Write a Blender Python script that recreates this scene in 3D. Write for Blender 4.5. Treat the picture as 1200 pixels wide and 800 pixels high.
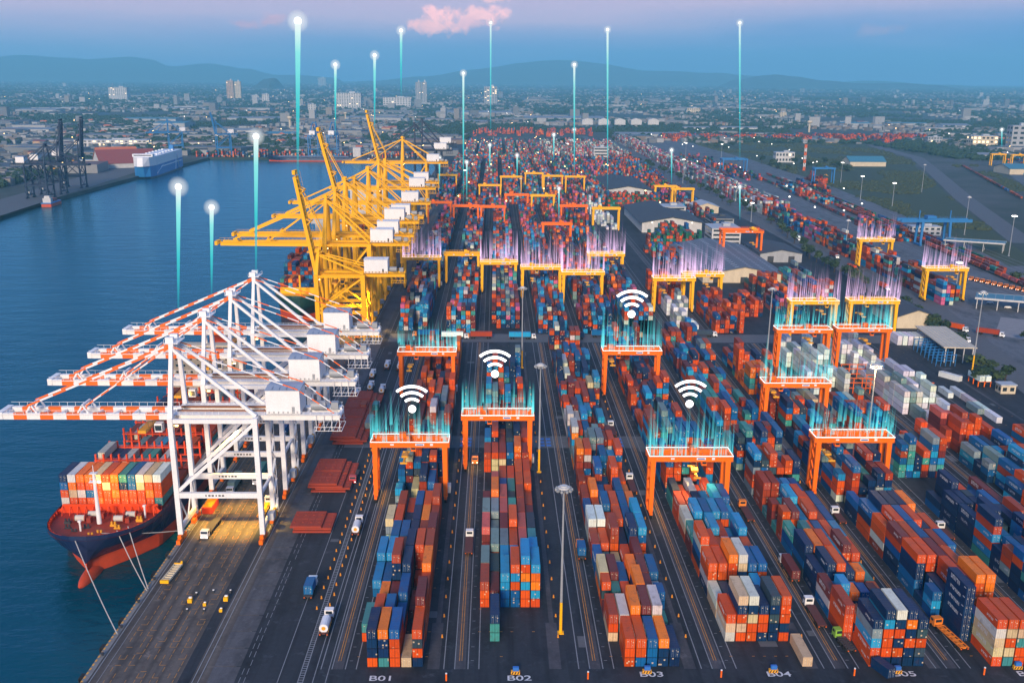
import bpy, math, random
from math import sin, cos, pi, radians, sqrt, atan2, hypot
from mathutils import Vector, Matrix, Euler, noise as mnoise
for o in list(bpy.data.objects): bpy.data.objects.remove(o)
SC = bpy.context.scene
COL = SC.collection
RND = random.Random(7)

# ------------------------------------------------------------------ camera
CAM_H, F_PX, CX, CY = 138.0, 1265.0, 600.0, 513.0
PITCH, YAW, ROLL = radians(18.25), radians(0.95), radians(0.40)
def cam_axes():
    f = Vector((sin(YAW)*cos(PITCH), cos(YAW)*cos(PITCH), -sin(PITCH)))
    r = Vector((cos(YAW), -sin(YAW), 0)); d = Vector((-sin(YAW)*sin(PITCH), -cos(YAW)*sin(PITCH), -cos(PITCH)))
    c, s = cos(ROLL), sin(ROLL)
    return c*r - s*d, s*r + c*d, f
AR, AD, AF = cam_axes()
cd = bpy.data.cameras.new('camera'); cam = bpy.data.objects.new('camera', cd); COL.objects.link(cam)
cam.matrix_world = Matrix(((AR.x, -AD.x, -AF.x, 0), (AR.y, -AD.y, -AF.y, 0), (AR.z, -AD.z, -AF.z, CAM_H), (0, 0, 0, 1)))
cd.sensor_width = 36.0; cd.lens = F_PX*36/1200; cd.shift_y = (CY-400)/1200; cd.shift_x = 0
cd.clip_start = 1.0; cd.clip_end = 120000.0
SC.camera = cam
SC.render.resolution_x, SC.render.resolution_y = 1024, 682

def G(px, py, z=0.0):
    """surveying helper: where the sight line of a photo point meets the level z"""
    d = AF + AR*((px-CX)/F_PX) + AD*((py-CY)/F_PX)
    t = (z-CAM_H)/d.z
    return d.x*t, d.y*t

# ------------------------------------------------------------------ light
SC.view_settings.view_transform = 'Standard'
SC.view_settings.look = 'None'
SC.view_settings.exposure = 0.0
SC.view_settings.gamma = 1.0
try:
    SC.cycles.transparent_max_bounces = 48
    SC.cycles.max_bounces = 5; SC.cycles.diffuse_bounces = 2; SC.cycles.glossy_bounces = 3
    SC.cycles.volume_bounces = 1; SC.cycles.sample_clamp_indirect = 4.0
    SC.cycles.caustics_reflective = False; SC.cycles.caustics_refractive = False
except Exception: pass

W = bpy.data.worlds.new('World'); SC.world = W; W.use_nodes = True
nt = W.node_tree; nt.nodes.clear()
def N(nt, t, **kw):
    n = nt.nodes.new(t)
    for k, v in kw.items(): setattr(n, k, v)
    return n
def L(nt, a, b): nt.links.new(a, b)
def ramp(nt, stops, interp='LINEAR'):
    n = N(nt, 'ShaderNodeValToRGB'); e = n.color_ramp.elements; n.color_ramp.interpolation = interp
    e[0].position, e[0].color = stops[0][0], (*stops[0][1], 1)
    e[1].position, e[1].color = stops[-1][0], (*stops[-1][1], 1)
    for p, c in stops[1:-1]:
        x = e.new(p); x.color = (*c, 1)
    return n
def mth(nt, op, a, b=None, clamp=False):
    n = N(nt, 'ShaderNodeMath', operation=op, use_clamp=clamp)
    for i, q in enumerate((a, b)):
        if q is None: continue
        if isinstance(q, (int, float)): n.inputs[i].default_value = q
        else: L(nt, q, n.inputs[i])
    return n.outputs[0]
def mixc(nt, f, a, b, mode='MIX'):
    n = N(nt, 'ShaderNodeMix', data_type='RGBA', blend_type=mode)
    for s, q in ((0, f), (6, a), (7, b)):
        if isinstance(q, (int, float)): n.inputs[s].default_value = q
        elif isinstance(q, tuple): n.inputs[s].default_value = (*q, 1)
        else: L(nt, q, n.inputs[s])
    return n.outputs[2]

def build_world():
    tc = N(nt, 'ShaderNodeTexCoord'); sep = N(nt, 'ShaderNodeSeparateXYZ'); L(nt, tc.outputs['Generated'], sep.inputs[0])
    z = sep.outputs[2]; x = sep.outputs[0]; y = sep.outputs[1]
    # dusk dome: haze blue at the horizon, a lavender band, then deepening blue
    dome = ramp(nt, [(0.0, (.13, .32, .66)), (.006, (.13, .32, .66)), (.018, (.18, .35, .72)), (.028, (.32, .41, .75)), (.040, (.54, .50, .77)), (.054, (.80, .60, .79)), (.085, (.80, .58, .78)), (.12, (.46, .48, .80)), (.17, (.26, .39, .75)), (.3, (.19, .34, .74)), (1.0, (.155, .31, .74))])
    az = mth(nt, 'DIVIDE', x, mth(nt, 'MAXIMUM', y, .05))
    nz = N(nt, 'ShaderNodeTexNoise'); nz.inputs['Scale'].default_value = 1.0; nz.inputs['Detail'].default_value = 4
    mp = N(nt, 'ShaderNodeMapping'); mp.inputs['Scale'].default_value = (3.2, 3.2, 26); L(nt, tc.outputs['Generated'], mp.inputs[0]); L(nt, mp.outputs[0], nz.inputs['Vector'])
    zz = mth(nt, 'ADD', z, mth(nt, 'MULTIPLY', mth(nt, 'SUBTRACT', nz.outputs[0], .5), .045))
    zz = mth(nt, 'SUBTRACT', zz, mth(nt, 'MULTIPLY', mth(nt, 'MAXIMUM', az, -.1), .042))
    L(nt, mth(nt, 'MAXIMUM', zz, 0), dome.inputs[0])
    col = dome.outputs[0]
    # pink cumulus lit by the set sun, low over the hills
    n2 = N(nt, 'ShaderNodeTexNoise'); n2.inputs['Scale'].default_value = 62; n2.inputs['Detail'].default_value = 8; n2.inputs['Roughness'].default_value = .66
    L(nt, tc.outputs['Generated'], n2.inputs['Vector'])
    wob = mth(nt, 'MULTIPLY', mth(nt, 'SUBTRACT', n2.outputs[0], .5), 3.6)
    for (ca, cz, ra, rz, amt, cc) in [(-.050, .0445, .032, .0085, .95, (2.0, .95, .80)), (-.040, .0520, .018, .0085, .95, (2.1, 1.0, .85)), (-.054, .0550, .010, .006, .9, (2.1, 1.0, .88)), (-.008, .0530, .022, .0085, .95, (1.9, .95, .85)), (.004, .0575, .012, .006, .9, (2.0, 1.0, .9)), (-.020, .047, .02, .005, .7, (1.6, .8, .78)), (-.002, .067, .016, .003, .7, (1.7, .9, .82)),
                                  (-.212, .0440, .016, .0050, .6, (1.2, .55, .62)), (-.192, .0490, .012, .006, .6, (1.2, .58, .62)), (.335, .0425, .024, .0060, .45, (.80, .48, .62))]:
        dx = mth(nt, 'DIVIDE', mth(nt, 'SUBTRACT', az, ca), ra); dz = mth(nt, 'DIVIDE', mth(nt, 'SUBTRACT', z, cz), rz)
        rr = mth(nt, 'SQRT', mth(nt, 'ADD', mth(nt, 'MULTIPLY', dx, dx), mth(nt, 'MULTIPLY', dz, dz)))
        m = mth(nt, 'MULTIPLY', mth(nt, 'SUBTRACT', mth(nt, 'ADD', 1.0, wob), rr), 1.6, True)
        m = mth(nt, 'MULTIPLY', m, amt)
        col = mixc(nt, m, col, cc)
    bg = N(nt, 'ShaderNodeBackground'); bg.inputs[1].default_value = 1.0; L(nt, col, bg.inputs[0])
    out = N(nt, 'ShaderNodeOutputWorld'); L(nt, bg.outputs[0], out.inputs[0])
build_world()
sd = bpy.data.lights.new('sun', 'SUN'); sd.energy = 4.6; sd.angle = radians(12); sd.color = (1.0, .80, .60)
sun = bpy.data.objects.new('sun', sd); COL.objects.link(sun)
SUN_EL, SUN_AZ = radians(20), radians(-9)     # low evening sun behind the camera, a little to the left
sun.rotation_euler = Euler((pi/2-SUN_EL, 0, SUN_AZ), 'XYZ')

# ------------------------------------------------------------------ helpers
class MB:
    def __init__(s): s.v, s.f, s.m, s.c, s.uv = [], [], [], [], {}
    def add(s, vs, fs, m=0, c=None):
        b = len(s.v); s.v.extend(vs)
        for i, f in enumerate(fs):
            s.f.append(tuple(b+k for k in f)); s.m.append(m if isinstance(m, int) else m[i]); s.c.append(c)
    def quad(s, a, b, c, d, m=0, col=None): s.add([a, b, c, d], [(0, 1, 2, 3)], m, col)
    def rect(s, x0, y0, x1, y1, z, m=0, col=None): s.quad((x0, y0, z), (x1, y0, z), (x1, y1, z), (x0, y1, z), m, col)
    def box(s, x, y, z, sx, sy, sz, m=0, c=None, rz=0.0):
        """centre x,y; bottom z"""
        hx, hy = sx/2, sy/2; ca, sa = cos(rz), sin(rz)
        vs = [(x+ca*a-sa*b, y+sa*a+ca*b, z+h) for h in (0, sz) for a, b in ((-hx, -hy), (hx, -hy), (hx, hy), (-hx, hy))]
        s.add(vs, [(3, 2, 1, 0), (4, 5, 6, 7), (0, 1, 5, 4), (1, 2, 6, 5), (2, 3, 7, 6), (3, 0, 4, 7)], m, c)
    def bar(s, p, q, w, h=None, m=0, w2=None, h2=None):
        h = h or w; w2 = w2 or w; h2 = h2 or h
        p, q = Vector(p), Vector(q); d = (q-p).normalized()
        up = Vector((0, 0, 1)) if abs(d.z) < .95 else Vector((0, 1, 0))
        a = d.cross(up).normalized(); b = a.cross(d).normalized()
        vs = []
        for o, ww, hh in ((p, w, h), (q, w2, h2)):
            for i, j in ((-1, -1), (1, -1), (1, 1), (-1, 1)): vs.append(tuple(o + a*(i*ww/2) + b*(j*hh/2)))
        s.add(vs, [(3, 2, 1, 0), (4, 5, 6, 7), (0, 1, 5, 4), (1, 2, 6, 5), (2, 3, 7, 6), (3, 0, 4, 7)], m)
    def cyl(s, p, q, r, n=8, m=0, r2=None, cap=True):
        r2 = r if r2 is None else r2
        p, q = Vector(p), Vector(q); d = (q-p).normalized()
        up = Vector((0, 0, 1)) if abs(d.z) < .95 else Vector((0, 1, 0))
        a = d.cross(up).normalized(); b = a.cross(d).normalized(); vs = []
        for o, rr in ((p, r), (q, r2)):
            for k in range(n):
                t = 2*pi*k/n; vs.append(tuple(o + a*(rr*cos(t)) + b*(rr*sin(t))))
        fs = [(k, (k+1) % n, n+(k+1) % n, n+k) for k in range(n)]
        if cap: fs += [tuple(reversed(range(n))), tuple(range(n, 2*n))]
        s.add(vs, fs, m)
    def striped(s, p, q, w, h, n, m0, m1):
        p, q = Vector(p), Vector(q)
        for k in range(n): s.bar(p.lerp(q, k/n), p.lerp(q, (k+1)/n), w, h, m0 if k % 2 == 0 else m1)
    def mesh(s, name, mats, smooth=False):
        me = bpy.data.meshes.new(name); me.from_pydata(s.v, [], s.f)
        for m in mats: me.materials.append(m)
        if len(mats) > 1: me.polygons.foreach_set('material_index', s.m)
        if any(c is not None for c in s.c):
            at = me.color_attributes.new('Col', 'FLOAT_COLOR', 'CORNER'); buf = []
            for f, c in zip(s.f, s.c):
                cc = (*(c or (1, 1, 1)), 1.0); buf.extend(cc*len(f))
            at.data.foreach_set('color', buf)
        if smooth: me.polygons.foreach_set('use_smooth', [True]*len(s.f))
        me.update(); return me
    def build(s, name, mats, parent=None, smooth=False):
        mats = mats if isinstance(mats, (list, tuple)) else [mats]
        return link(name, s.mesh(name, mats, smooth), parent)
def link(name, data, parent=None):
    o = bpy.data.objects.new(name, data); COL.objects.link(o)
    if parent: o.parent = parent
    return o
def tag(o, label, cat, group=None, kind=None):
    o['label'] = label; o['category'] = cat
    if group: o['group'] = group
    if kind: o['kind'] = kind
    return o
def thing(name, label, cat, loc=(0, 0, 0), rz=0.0, group=None):
    o = link(name, None); o.location = loc; o.rotation_euler = (0, 0, rz); o.empty_display_size = 1
    return tag(o, label, cat, group)
def struct(o): o['kind'] = 'structure'; return o
KIDS = {}
def kids(o):
    return list(o.children)
def dup(root, loc, rz=0.0, label=None, group=None):
    r = root.copy(); COL.objects.link(r); r.location = loc; r.rotation_euler = (0, 0, rz)
    if label: r['label'] = label
    if group: r['group'] = group
    def rec(a, b):
        for ch in a.children:
            c = ch.copy(); COL.objects.link(c); c.parent = b; rec(ch, c)
    rec(root, r); return r

def numword(n):
    a = ['zero', 'one', 'two', 'three', 'four', 'five', 'six', 'seven', 'eight', 'nine', 'ten', 'eleven', 'twelve', 'thirteen', 'fourteen', 'fifteen', 'sixteen', 'seventeen', 'eighteen', 'nineteen']
    if n < 20: return a[n]
    return ('twenty', 'thirty', 'forty', 'fifty')[n//10-2] + ('-'+a[n % 10] if n % 10 else '')
def ordw(n):
    sp = {'one': 'first', 'two': 'second', 'three': 'third', 'five': 'fifth', 'eight': 'eighth', 'nine': 'ninth', 'twelve': 'twelfth'}
    w_ = numword(n).split('-')
    l = w_[-1]; l = sp.get(l, l[:-1]+'ieth' if l.endswith('y') else l+'th'); return '-'.join(w_[:-1]+[l])
def gz(y): return min(95.0, max(0.0, (y-5500)/14500*95.0))      # the plain rises gently inland
# ------------------------------------------------------------------ materials
MATS = {}
def newmat(name):
    m = bpy.data.materials.new(name); m.use_nodes = True; t = m.node_tree
    return m, t, t.nodes['Principled BSDF']
def pos(t, kind='Position'):
    if kind == 'Position': return N(t, 'ShaderNodeNewGeometry').outputs['Position']
    return N(t, 'ShaderNodeTexCoord').outputs[kind]
def noise(t, vec, scale, detail=3, rough=.55, mscale=None):
    if mscale:
        mp = N(t, 'ShaderNodeMapping'); mp.inputs['Scale'].default_value = mscale; L(t, vec, mp.inputs[0]); vec = mp.outputs[0]
    n = N(t, 'ShaderNodeTexNoise'); n.inputs['Scale'].default_value = scale; n.inputs['Detail'].default_value = detail; n.inputs['Roughness'].default_value = rough
    L(t, vec, n.inputs['Vector']); return n.outputs[0]
def paint(name, col, rough=.55, metal=0.0, dirt=.25, dirtcol=(.09, .065, .05), scale=.35, coord='Position', spec=.35):
    m, t, b = newmat(name)
    v = pos(t, coord)
    n1 = noise(t, v, scale, 5, .65, (1, 1, .45))
    n2 = noise(t, v, scale*6, 3, .6)
    f = mth(t, 'MULTIPLY', mth(t, 'SUBTRACT', n1, .42, True), dirt*3.2, True)
    c = mixc(t, f, col, dirtcol)
    k = mth(t, 'ADD', .82, mth(t, 'MULTIPLY', n2, .36))
    cm = N(t, 'ShaderNodeCombineColor'); [L(t, k, cm.inputs[i]) for i in range(3)]
    c = mixc(t, 1.0, c, cm.outputs[0], 'MULTIPLY')
    L(t, c, b.inputs['Base Color']); b.inputs['Roughness'].default_value = rough; b.inputs['Metallic'].default_value = metal
    b.inputs['Specular IOR Level'].default_value = spec
    MATS[name] = m; return m
def emit(name, col, s):
    m, t, b = newmat(name)
    b.inputs['Base Color'].default_value = (*col, 1); b.inputs['Emission Color'].default_value = (*col, 1); b.inputs['Emission Strength'].default_value = s
    MATS[name] = m; return m
M = MATS
paint('white_paint', (.80, .80, .80), .45, dirt=.12, dirtcol=(.35, .25, .17))
paint('crane_orange', (.95, .165, .003), .45, spec=.2, dirt=.06, dirtcol=(.30, .06, .03))
paint('stripe_orange', (.92, .15, .004), .5, dirt=.1)
paint('crane_yellow', (.95, .47, .006), .5, spec=.15, dirt=.06, dirtcol=(.45, .18, .02))
paint('rust_brown', (.28, .11, .045), .8, dirt=.3)
paint('hatch_red', (.36, .045, .018), .75, dirt=.3, dirtcol=(.12, .05, .04))
paint('dark_steel', (.035, .038, .045), .6, dirt=.2)
paint('grey_steel', (.30, .32, .34), .5, dirt=.2)
paint('rmg_blue', (.02, .17, .42), .5, dirt=.1)
paint('navy_steel', (.010, .026, .065), .6, dirt=.1)
paint('roof_bluegrey', (.34, .40, .48), .5, dirt=.15)
paint('roof_dark', (.065, .078, .095), .75, spec=.15, dirt=.3)
paint('roof_light', (.42, .45, .48), .5, dirt=.25)
paint('roof_teal', (.05, .20, .27), .5, dirt=.2)
paint('roof_maroon', (.25, .06, .05), .6, dirt=.15)
paint('roof_orange', (.55, .15, .06), .6, dirt=.15)
paint('wall_cream', (.62, .53, .38), .7, dirt=.2)
paint('roof_pale', (.22, .24, .27), .6, dirt=.3)
paint('roof_mid', (.12, .135, .16), .6, dirt=.3)
paint('wall_white', (.55, .55, .54), .7, dirt=.2)
paint('wall_grey', (.36, .38, .40), .7, dirt=.25)
paint('wall_tan', (.50, .34, .22), .7, dirt=.2)
paint('concrete', (.20, .195, .19), .85, dirt=.3)
paint('tank_blue', (.02, .07, .2), .5, dirt=.1)
paint('tyre', (.012, .012, .013), .85, dirt=.1)
paint('truck_green', (.25, .48, .06), .45, dirt=.1)
paint('truck_orange', (.80, .22, .02), .45, dirt=.1)
paint('truck_red', (.50, .05, .06), .45, dirt=.1)
paint('trailer_maroon', (.12, .035, .03), .7, dirt=.3)
paint('trailer_dark', (.05, .045, .05), .7, dirt=.3)
paint('hull_navy', (.008, .022, .075), .38, dirt=.18, dirtcol=(.10, .05, .04), scale=.12)
paint('hull_red', (.60, .060, .012), .55, dirt=.28, dirtcol=(.28, .10, .05), scale=.12)
paint('deck_red', (.36, .032, .010), .65, dirt=.5, dirtcol=(.06, .03, .025), scale=.3)
paint('ship_orange', (.85, .07, .006), .55, dirt=.15)
paint('carrier_blue', (.025, .20, .50), .4, dirt=.05)
paint('carrier_white', (.75, .77, .80), .4, dirt=.05)
paint('rope', (.55, .52, .46), .8, dirt=.2)
paint('road_white', (.24, .25, .27), .7, dirt=.45, dirtcol=(.10, .10, .11), scale=.6)
paint('bay_white', (.62, .63, .65), .7, dirt=.35, dirtcol=(.15, .15, .16), scale=.6)
paint('road_yellow', (.50, .22, .03), .7, dirt=.65, dirtcol=(.07, .06, .055), scale=.5)
paint('safety_yellow', (.75, .35, .02), .5, dirt=.1)
paint('safety_black', (.02, .02, .02), .6, dirt=.1)
paint('sign_blue', (.03, .16, .50), .5, dirt=.1)
paint('cone_orange', (.70, .27, .02), .5, dirt=.05)
paint('tarmac_light', (.11, .115, .125), .85, dirt=.3, dirtcol=(.06, .06, .065), scale=.12)
paint('road_grey', (.10, .105, .115), .85, dirt=.3, dirtcol=(.10, .10, .10), scale=.05)
paint('pad_concrete', (.25, .24, .245), .85, dirt=.35, dirtcol=(.12, .115, .11), scale=.25)
paint('bark', (.05, .035, .022), .9)
emit('lamp_warm', (1.0, .62, .22), 9)
emit('lamp_white', (1.0, .92, .78), 6)
emit('window_lit', (1.0, .72, .38), 2.2)
emit('glow_white', (1, 1, 1), 2.0)
emit('outline_warm', (1.0, .85, .72), 3.0)
def glassmat():
    m, t, b = newmat('dark_glass'); b.inputs['Base Color'].default_value = (.02, .03, .04, 1); b.inputs['Roughness'].default_value = .08
    M['glass'] = m
glassmat()
def foliage(name, a, bcol):
    m, t, b = newmat(name)
    n = noise(t, pos(t), .35, 3); oi = N(t, 'ShaderNodeObjectInfo').outputs['Random']
    f = mth(t, 'ADD', mth(t, 'MULTIPLY', n, .8), mth(t, 'MULTIPLY', oi, .3), True)
    L(t, mixc(t, f, a, bcol), b.inputs['Base Color']); b.inputs['Roughness'].default_value = .75; b.inputs['Specular IOR Level'].default_value = .15
    M[name] = m
foliage('leaf_dark', (.012, .030, .016), (.045, .075, .035))
foliage('leaf_mid', (.02, .045, .018), (.075, .105, .045))
foliage('scrub', (.010, .026, .012), (.095, .105, .05))

def container_mat(name, mode):
    """weathered container steel; colour from the object or from the face colour attribute"""
    m, t, b = newmat(name)
    if mode == 'obj':
        col = N(t, 'ShaderNodeObjectInfo').outputs['Color']
    else:
        a = N(t, 'ShaderNodeAttribute', attribute_name='Col'); col = a.outputs['Color']
    p = pos(t); geo = N(t, 'ShaderNodeNewGeometry')
    n1 = noise(t, p, .55, 5, .7, (1, .6, 1)); n2 = noise(t, p, 2.6, 4, .65); n3 = noise(t, p, .12, 2)
    sz = N(t, 'ShaderNodeSeparateXYZ'); L(t, geo.outputs['True Normal'], sz.inputs[0])
    up = mth(t, 'GREATER_THAN', sz.outputs[2], .5)
    # walked and rained-on roofs are chalky and rust-stained
    dust = mixc(t, n2, (.05, .036, .034), (.16, .12, .11))
    fr = mth(t, 'MULTIPLY', up, mth(t, 'ADD', -.06, mth(t, 'MULTIPLY', n1, .50)), True)
    col = mixc(t, fr, col, dust)
    n4 = noise(t, p, 1.5, 4, .7, (1, 1, .14))
    col = mixc(t, mth(t, 'MULTIPLY', mth(t, 'SUBTRACT', n4, .62, True), 1.6, True), col, (.12, .05, .028))
    fs = mth(t, 'MULTIPLY', mth(t, 'SUBTRACT', n1, .56, True), 2.6, True)
    col = mixc(t, fs, col, (.085, .04, .025))
    k = mth(t, 'ADD', .74, mth(t, 'MULTIPLY', mth(t, 'ADD', n2, n3), .27))
    cm = N(t, 'ShaderNodeCombineColor'); [L(t, k, cm.inputs[i]) for i in range(3)]
    col = mixc(t, 1.0, col, cm.outputs[0], 'MULTIPLY')
    if mode != 'obj':
        # door seam, frame lines and stickers on the end faces, ribs on the long sides
        uv = N(t, 'ShaderNodeUVMap'); uv.uv_map = 'UVMap'; su = N(t, 'ShaderNodeSeparateXYZ'); L(t, uv.outputs[0], su.inputs[0])
        u, v = su.outputs[0], su.outputs[1]
        rib = mth(t, 'SINE', mth(t, 'MULTIPLY', u, 8.4)); isend = mth(t, 'LESS_THAN', u, 3.0)
        lk = mth(t, 'ADD', .93, mth(t, 'MULTIPLY', rib, .07))
        edge = mth(t, 'LESS_THAN', mth(t, 'MINIMUM', v, mth(t, 'SUBTRACT', 2.55, v)), .14)
        seam = mth(t, 'MULTIPLY', isend, mth(t, 'LESS_THAN', mth(t, 'ABSOLUTE', mth(t, 'SUBTRACT', u, 1.22)), .06))
        dk = mth(t, 'SUBTRACT', 1.0, mth(t, 'MULTIPLY', mth(t, 'MAXIMUM', edge, seam), .45))
        cm2 = N(t, 'ShaderNodeCombineColor'); q = mth(t, 'MULTIPLY', lk, dk); [L(t, q, cm2.inputs[i]) for i in range(3)]
        col = mixc(t, 1.0, col, cm2.outputs[0], 'MULTIPLY')
        wn = N(t, 'ShaderNodeTexWhiteNoise', noise_dimensions='3D')
        mp = N(t, 'ShaderNodeVectorMath', operation='SNAP'); L(t, p, mp.inputs[0]); mp.inputs[1].default_value = (.42, 4.0, .42); L(t, mp.outputs[0], wn.inputs[0])
        st = mth(t, 'MULTIPLY', mth(t, 'GREATER_THAN', wn.outputs[0], .968), isend)
        st = mth(t, 'MULTIPLY', st, mth(t, 'SUBTRACT', 1.0, edge))
        col = mixc(t, mth(t, 'MULTIPLY', st, .7), col, (.66, .52, .34))
        # line lettering printed on some of the long sides
        sa = N(t, 'ShaderNodeSeparateColor'); L(t, a.outputs['Color'], sa.inputs[0])
        hid = mth(t, 'FRACT', mth(t, 'MULTIPLY', mth(t, 'ADD', sa.outputs[0], mth(t, 'MULTIPLY', sa.outputs[2], 7.3)), 913.7))
        inr = mth(t, 'MULTIPLY', mth(t, 'GREATER_THAN', u, 7.0), mth(t, 'LESS_THAN', u, 12.0)); inr = mth(t, 'MULTIPLY', inr, mth(t, 'MULTIPLY', mth(t, 'GREATER_THAN', v, 1.0), mth(t, 'LESS_THAN', v, 1.85)))
        cv = N(t, 'ShaderNodeCombineXYZ'); L(t, mth(t, 'FLOOR', mth(t, 'MULTIPLY', u, 3.1)), cv.inputs[0]); L(t, mth(t, 'FLOOR', mth(t, 'MULTIPLY', v, 3.4)), cv.inputs[1]); L(t, hid, cv.inputs[2])
        w2 = N(t, 'ShaderNodeTexWhiteNoise', noise_dimensions='3D'); L(t, cv.outputs[0], w2.inputs[0])
        lm_ = mth(t, 'MULTIPLY', mth(t, 'MULTIPLY', inr, mth(t, 'GREATER_THAN', w2.outputs[0], .48)), mth(t, 'GREATER_THAN', hid, .74))
        col = mixc(t, mth(t, 'MULTIPLY', lm_, .6), col, (.55, .56, .58))
    L(t, col, b.inputs['Base Color']); b.inputs['Roughness'].default_value = .55; b.inputs['Specular IOR Level'].default_value = .18
    M[name] = m
container_mat('container_steel', 'obj'); container_mat('container_mass', 'attr')
paint('sticker', (.78, .66, .45), .5, dirt=.1)
paint('print_white', (.75, .76, .78), .5, dirt=.1)
PAL = dict(r=(.66, .076, .003), o=(.92, .19, .005), n=(.002, .026, .090), b=(.003, .105, .30), s=(.015, .27, .52), t=(.05, .27, .25), g=(.19, .27, .28),
           w=(.62, .59, .54), c=(.66, .50, .28), m=(.17, .024, .022), p=(.60, .11, .085), k=(.035, .062, .085), h=(.74, .76, .78), G=(.012, .13, .075), y=(.78, .42, .02), v=(.60, .11, .24), u=(.36, .046, .012))
CN = dict(r='rust orange', o='bright orange', n='navy blue', b='blue', s='sky blue', t='teal', g='grey green', w='off white', c='cream', m='maroon', p='salmon red', k='slate grey', h='white', G='green', y='yellow', v='pink', u='brown red')
# ================================================================== SETTING
WATER_Z, QUAY_X, BASIN_Y, WEST_X = -4.2, -99.2, 2088.0, -535.0
def water_mat():
    m, t, b = newmat('water'); p = pos(t)
    big = noise(t, p, .0035, 3, .5, (1, 2.2, 1))
    c = mixc(t, big, (.0002, .042, .066), (.0004, .066, .098))
    w1 = noise(t, p, .22, 4, .6, (1, 1.7, 1)); w2 = noise(t, p, .035, 3, .5, (1, 2, 1))
    h = mth(t, 'ADD', mth(t, 'MULTIPLY', w1, .55), mth(t, 'MULTIPLY', w2, 1.4))
    bp = N(t, 'ShaderNodeBump'); bp.inputs['Strength'].default_value = .55; bp.inputs['Distance'].default_value = 1.3
    L(t, h, bp.inputs['Height'])
    df = N(t, 'ShaderNodeBsdfDiffuse'); L(t, c, df.inputs[0]); gl = N(t, 'ShaderNodeBsdfGlossy'); gl.inputs['Color'].default_value = (.42, .84, 1, 1); gl.inputs['Roughness'].default_value = .17
    fr = N(t, 'ShaderNodeFresnel'); fr.inputs[0].default_value = 1.33; mx = N(t, 'ShaderNodeMixShader')
    for q in (df, gl, fr): L(t, bp.outputs[0], q.inputs['Normal'])
    L(t, fr.outputs[0], mx.inputs[0]); L(t, df.outputs[0], mx.inputs[1]); L(t, gl.outputs[0], mx.inputs[2])
    L(t, mx.outputs[0], t.nodes['Material Output'].inputs[0]); t.nodes.remove(b)
    M['water'] = m
def ground_mat():
    m, t, b = newmat('city_ground'); p = pos(t)
    n1 = noise(t, p, .0016, 5, .6); n2 = noise(t, p, .012, 4, .6); n3 = noise(t, p, .08, 2)
    g = mixc(t, n2, (.012, .026, .018), (.032, .046, .030))
    e = mixc(t, n3, (.045, .048, .048), (.085, .085, .085))
    f = mth(t, 'MULTIPLY', mth(t, 'SUBTRACT', mth(t, 'ADD', mth(t, 'MULTIPLY', n1, .6), mth(t, 'MULTIPLY', n2, .4)), .47), 7, True)
    L(t, mixc(t, f, g, e), b.inputs['Base Color']); b.inputs['Roughness'].default_value = .9; M['city_ground'] = m
def asphalt_mat(name, base, tint, streak, scale=1.0, warm=None, lanes=0):
    """worn tarmac: blotches, tyre-darkened tracks along the lanes, oil spots"""
    m, t, b = newmat(name); p = pos(t)
    n1 = noise(t, p, .05*scale, 5, .6); n2 = noise(t, p, .7, 4, .7); n3 = noise(t, p, .35, 3, .6, (1, .035, 1)); n4 = noise(t, p, .16, 2)
    c = mixc(t, n1, base, tint)
    c = mixc(t, mth(t, 'MULTIPLY', mth(t, 'SUBTRACT', n3, .48), 3.2, True), c, tuple(q*streak for q in base))
    n5 = noise(t, p, .085, 4, .7, (1, .5, 1)); n6 = noise(t, p, .22, 3, .75)
    c = mixc(t, mth(t, 'MULTIPLY', mth(t, 'SUBTRACT', n5, .50), 5.0, True), c, tuple(q*.5 for q in base))
    c = mixc(t, mth(t, 'MULTIPLY', mth(t, 'SUBTRACT', n6, .60), 6.0, True), c, tuple(min(1, q*1.5) for q in tint))
    if warm: c = mixc(t, mth(t, 'MULTIPLY', mth(t, 'SUBTRACT', n4, .55), 4, True), c, warm)
    if lanes:
        sx = N(t, 'ShaderNodeSeparateXYZ'); L(t, p, sx.inputs[0])
        wv = mth(t, 'SINE', mth(t, 'ADD', mth(t, 'MULTIPLY', sx.outputs[0], 2*pi/lanes), mth(t, 'MULTIPLY', n1, 1.2)))
        c = mixc(t, mth(t, 'MULTIPLY', mth(t, 'MULTIPLY', wv, mth(t, 'ADD', .3, n3)), .62, True), c, tuple(q*.42 for q in base))
    k = mth(t, 'ADD', .60, mth(t, 'MULTIPLY', n2, .80)); cm = N(t, 'ShaderNodeCombineColor'); [L(t, k, cm.inputs[i]) for i in range(3)]
    L(t, mixc(t, 1.0, c, cm.outputs[0], 'MULTIPLY'), b.inputs['Base Color']); b.inputs['Roughness'].default_value = .75; b.inputs['Specular IOR Level'].default_value = .3
    M[name] = m
def hill_mat():
    m, t, b = newmat('hill_forest'); n = noise(t, pos(t), .004, 5, .65)
    L(t, mixc(t, n, (.014, .03, .02), (.05, .07, .045)), b.inputs['Base Color']); b.inputs['Roughness'].default_value = .95; M['hill_forest'] = m
water_mat(); ground_mat(); hill_mat()
asphalt_mat('asphalt', (.015, .0175, .024), (.038, .041, .050), .45)
asphalt_mat('apron_tarmac', (.098, .082, .072), (.140, .118, .104), .34, warm=(.12, .093, .074), lanes=3.9)
asphalt_mat('slab_concrete', (.075, .074, .082), (.11, .106, .115), .7)
asphalt_mat('runway_concrete', (.055, .053, .062), (.085, .08, .09), .4)
asphalt_mat('rail_yard', (.095, .10, .112), (.14, .147, .16), .7, .4)

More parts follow.
